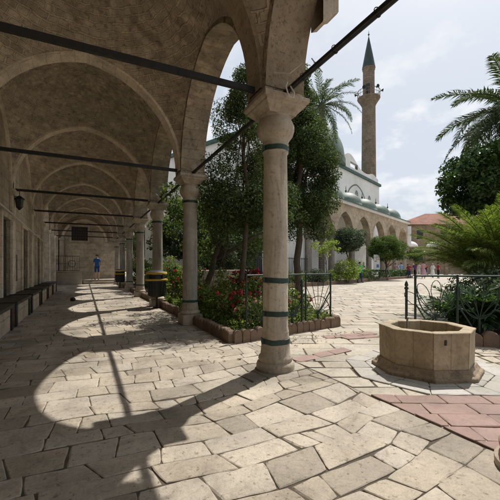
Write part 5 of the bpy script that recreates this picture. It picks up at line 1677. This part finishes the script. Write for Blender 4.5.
def person(loc, rz, label, pose, shirt, trouser, hair=0, shorts=False, sleeves=False, h=1.72, dress=False, hat=None, group=None):
    t = empty('person', loc, rz, label, 'person', group); s = h / 1.74; t.scale = (s, s, s)
    me = POSES[pose].copy(); me.name = 'body'
    me.materials.clear()
    for m in (SKIN, shirt, trouser, SHOE): me.materials.append(m)
    mi_ = []
    for p in me.polygons:
        c = p.center
        if c.z > 1.475: k = 0
        elif c.z < 0.07: k = 3
        elif abs(c.x) > 0.178 + 0.03 * (c.z > 1.2) and (c.z > 0.74) or (c.y < -0.14 and c.z > 0.75): k = (1 if (sleeves or c.z > 1.2) else 0) if c.z > 0.72 else 2
        elif c.z > 0.93: k = 1
        else: k = 0 if (shorts and c.z < 0.52) else 2
        mi_.append(k)
    me.polygons.foreach_set('material_index', mi_)
    me.polygons.foreach_set('use_smooth', [True] * len(mi_))
    o = bpy.data.objects.new('body', me); COL.objects.link(o); o.parent = t
    b = MB()
    P = []
    for a in np.linspace(R(-25), R(90), 9):
        P.append([(0.09 * math.cos(a) * math.cos(q), 0.018 + 0.112 * math.cos(a) * math.sin(q) * (1.0), 1.645 + 0.108 * math.sin(a) + (0.05 if math.sin(q) < -0.3 and a < R(25) else 0)) for q in np.linspace(0, 2 * math.pi, 17)])
    b.grid(P); b.build('hair', HAIRS[hair], t, smooth=True)
    if dress:
        b = MB(); b.lathe([(0.27, 0.32), (0.2, 0.75), (0.165, 1.0)], 18, cap=False); b.build('skirt', trouser, t, smooth=True)
    if hat is not None:
        b = MB(); b.lathe([(0.17, 1.69), (0.165, 1.70), (0.1, 1.71), (0.095, 1.77), (0.06, 1.79), (0.01, 1.795)], 16); b.build('hat', hat, t, smooth=True)
    return t


C = {k: cloth('cloth_' + k, v) for k, v in dict(blue=(0.035, 0.13, 0.36), blue_dark=(0.025, 0.075, 0.22), navy=(0.03, 0.05, 0.12), green=(0.05, 0.42, 0.13), white=(0.72, 0.72, 0.72), pink=(0.5, 0.3, 0.33), red=(0.3, 0.05, 0.05), black=(0.02, 0.02, 0.022), grey=(0.25, 0.25, 0.26), sky=(0.3, 0.45, 0.6), beige=(0.5, 0.42, 0.32), denim=(0.08, 0.13, 0.24), purple=(0.2, 0.08, 0.25), cream=(0.65, 0.6, 0.5)).items()}
person(W(138.5, 24.6, 0.30), -YAW + 0.1, 'person in bright blue shirt and blue shorts standing at the gallery end', 0, C['blue'], C['blue_dark'], 0, True, False, 1.8)
person(W(331, 26.3), -YAW + 0.6, 'person in a bright green top and dark trousers beside the lime shrub', 1, C['green'], C['navy'], 0, False, True, 1.6)
crowd = [
    (352, 43, 1, 'beige', 'navy', 'person in beige top standing under the clipped tree, leftmost of the crowd', 1),
    (353.3, 46, 0, 'white', 'denim', 'person in white shirt and denim beside the person in beige', 0),
    (357, 37, 3, 'pink', 'black', 'person in pink top with a hand raised to the face', 0),
    (360, 44, 1, 'white', 'grey', 'person in white shirt and grey trousers near the crowd\'s left half', 2),
    (361.1, 38, 2, 'sky', 'denim', 'person in pale blue shirt holding both hands forward', 1),
    (362.6, 48, 0, 'pink', 'beige', 'person in pink top and beige trousers', 0),
    (366, 40, 1, 'black', 'black', 'person dressed all in black in the crowd', 0),
    (367, 37, 2, 'red', 'navy', 'person in red shirt and navy trousers', 1),
    (370.4, 46, 0, 'white', 'beige', 'person in white shirt with beige trousers and sun hat', 2),
    (371.2, 39, 1, 'purple', 'black', 'person in purple top, half hidden in the crowd', 0),
    (374, 42, 2, 'cream', 'white', 'person in cream top and white trousers', 1),
    (377.4, 36, 1, 'pink', 'pink', 'person in a long pink dress', 0),
    (378.4, 41, 0, 'black', 'grey', 'person in black top and grey trousers right of the pink dress', 0),
    (379.6, 47, 3, 'red', 'denim', 'person in red top and denim with an arm raised', 1),
    (384.2, 39, 1, 'white', 'white', 'person in long white dress at the right end of the crowd', 2),
    (388.3, 37, 0, 'red', 'black', 'person in red top partly hidden by the young palm', 0),
    (349, 44, 0, 'black', 'denim', 'person in black shirt and denim standing behind the low hedge', 0),
]
for i, (px, D, ps, a, c_, lb, hr) in enumerate(crowd):
    person(W(px, D), random.uniform(-3.1, 3.1), lb, ps, C[a], C[c_], hr, i % 5 == 3, i % 2 == 0, 1.52 + 0.05 * (i * 7 % 6), 'dress' in lb, C['cream'] if 'hat' in lb else None, 'visitors crossing the courtyard')
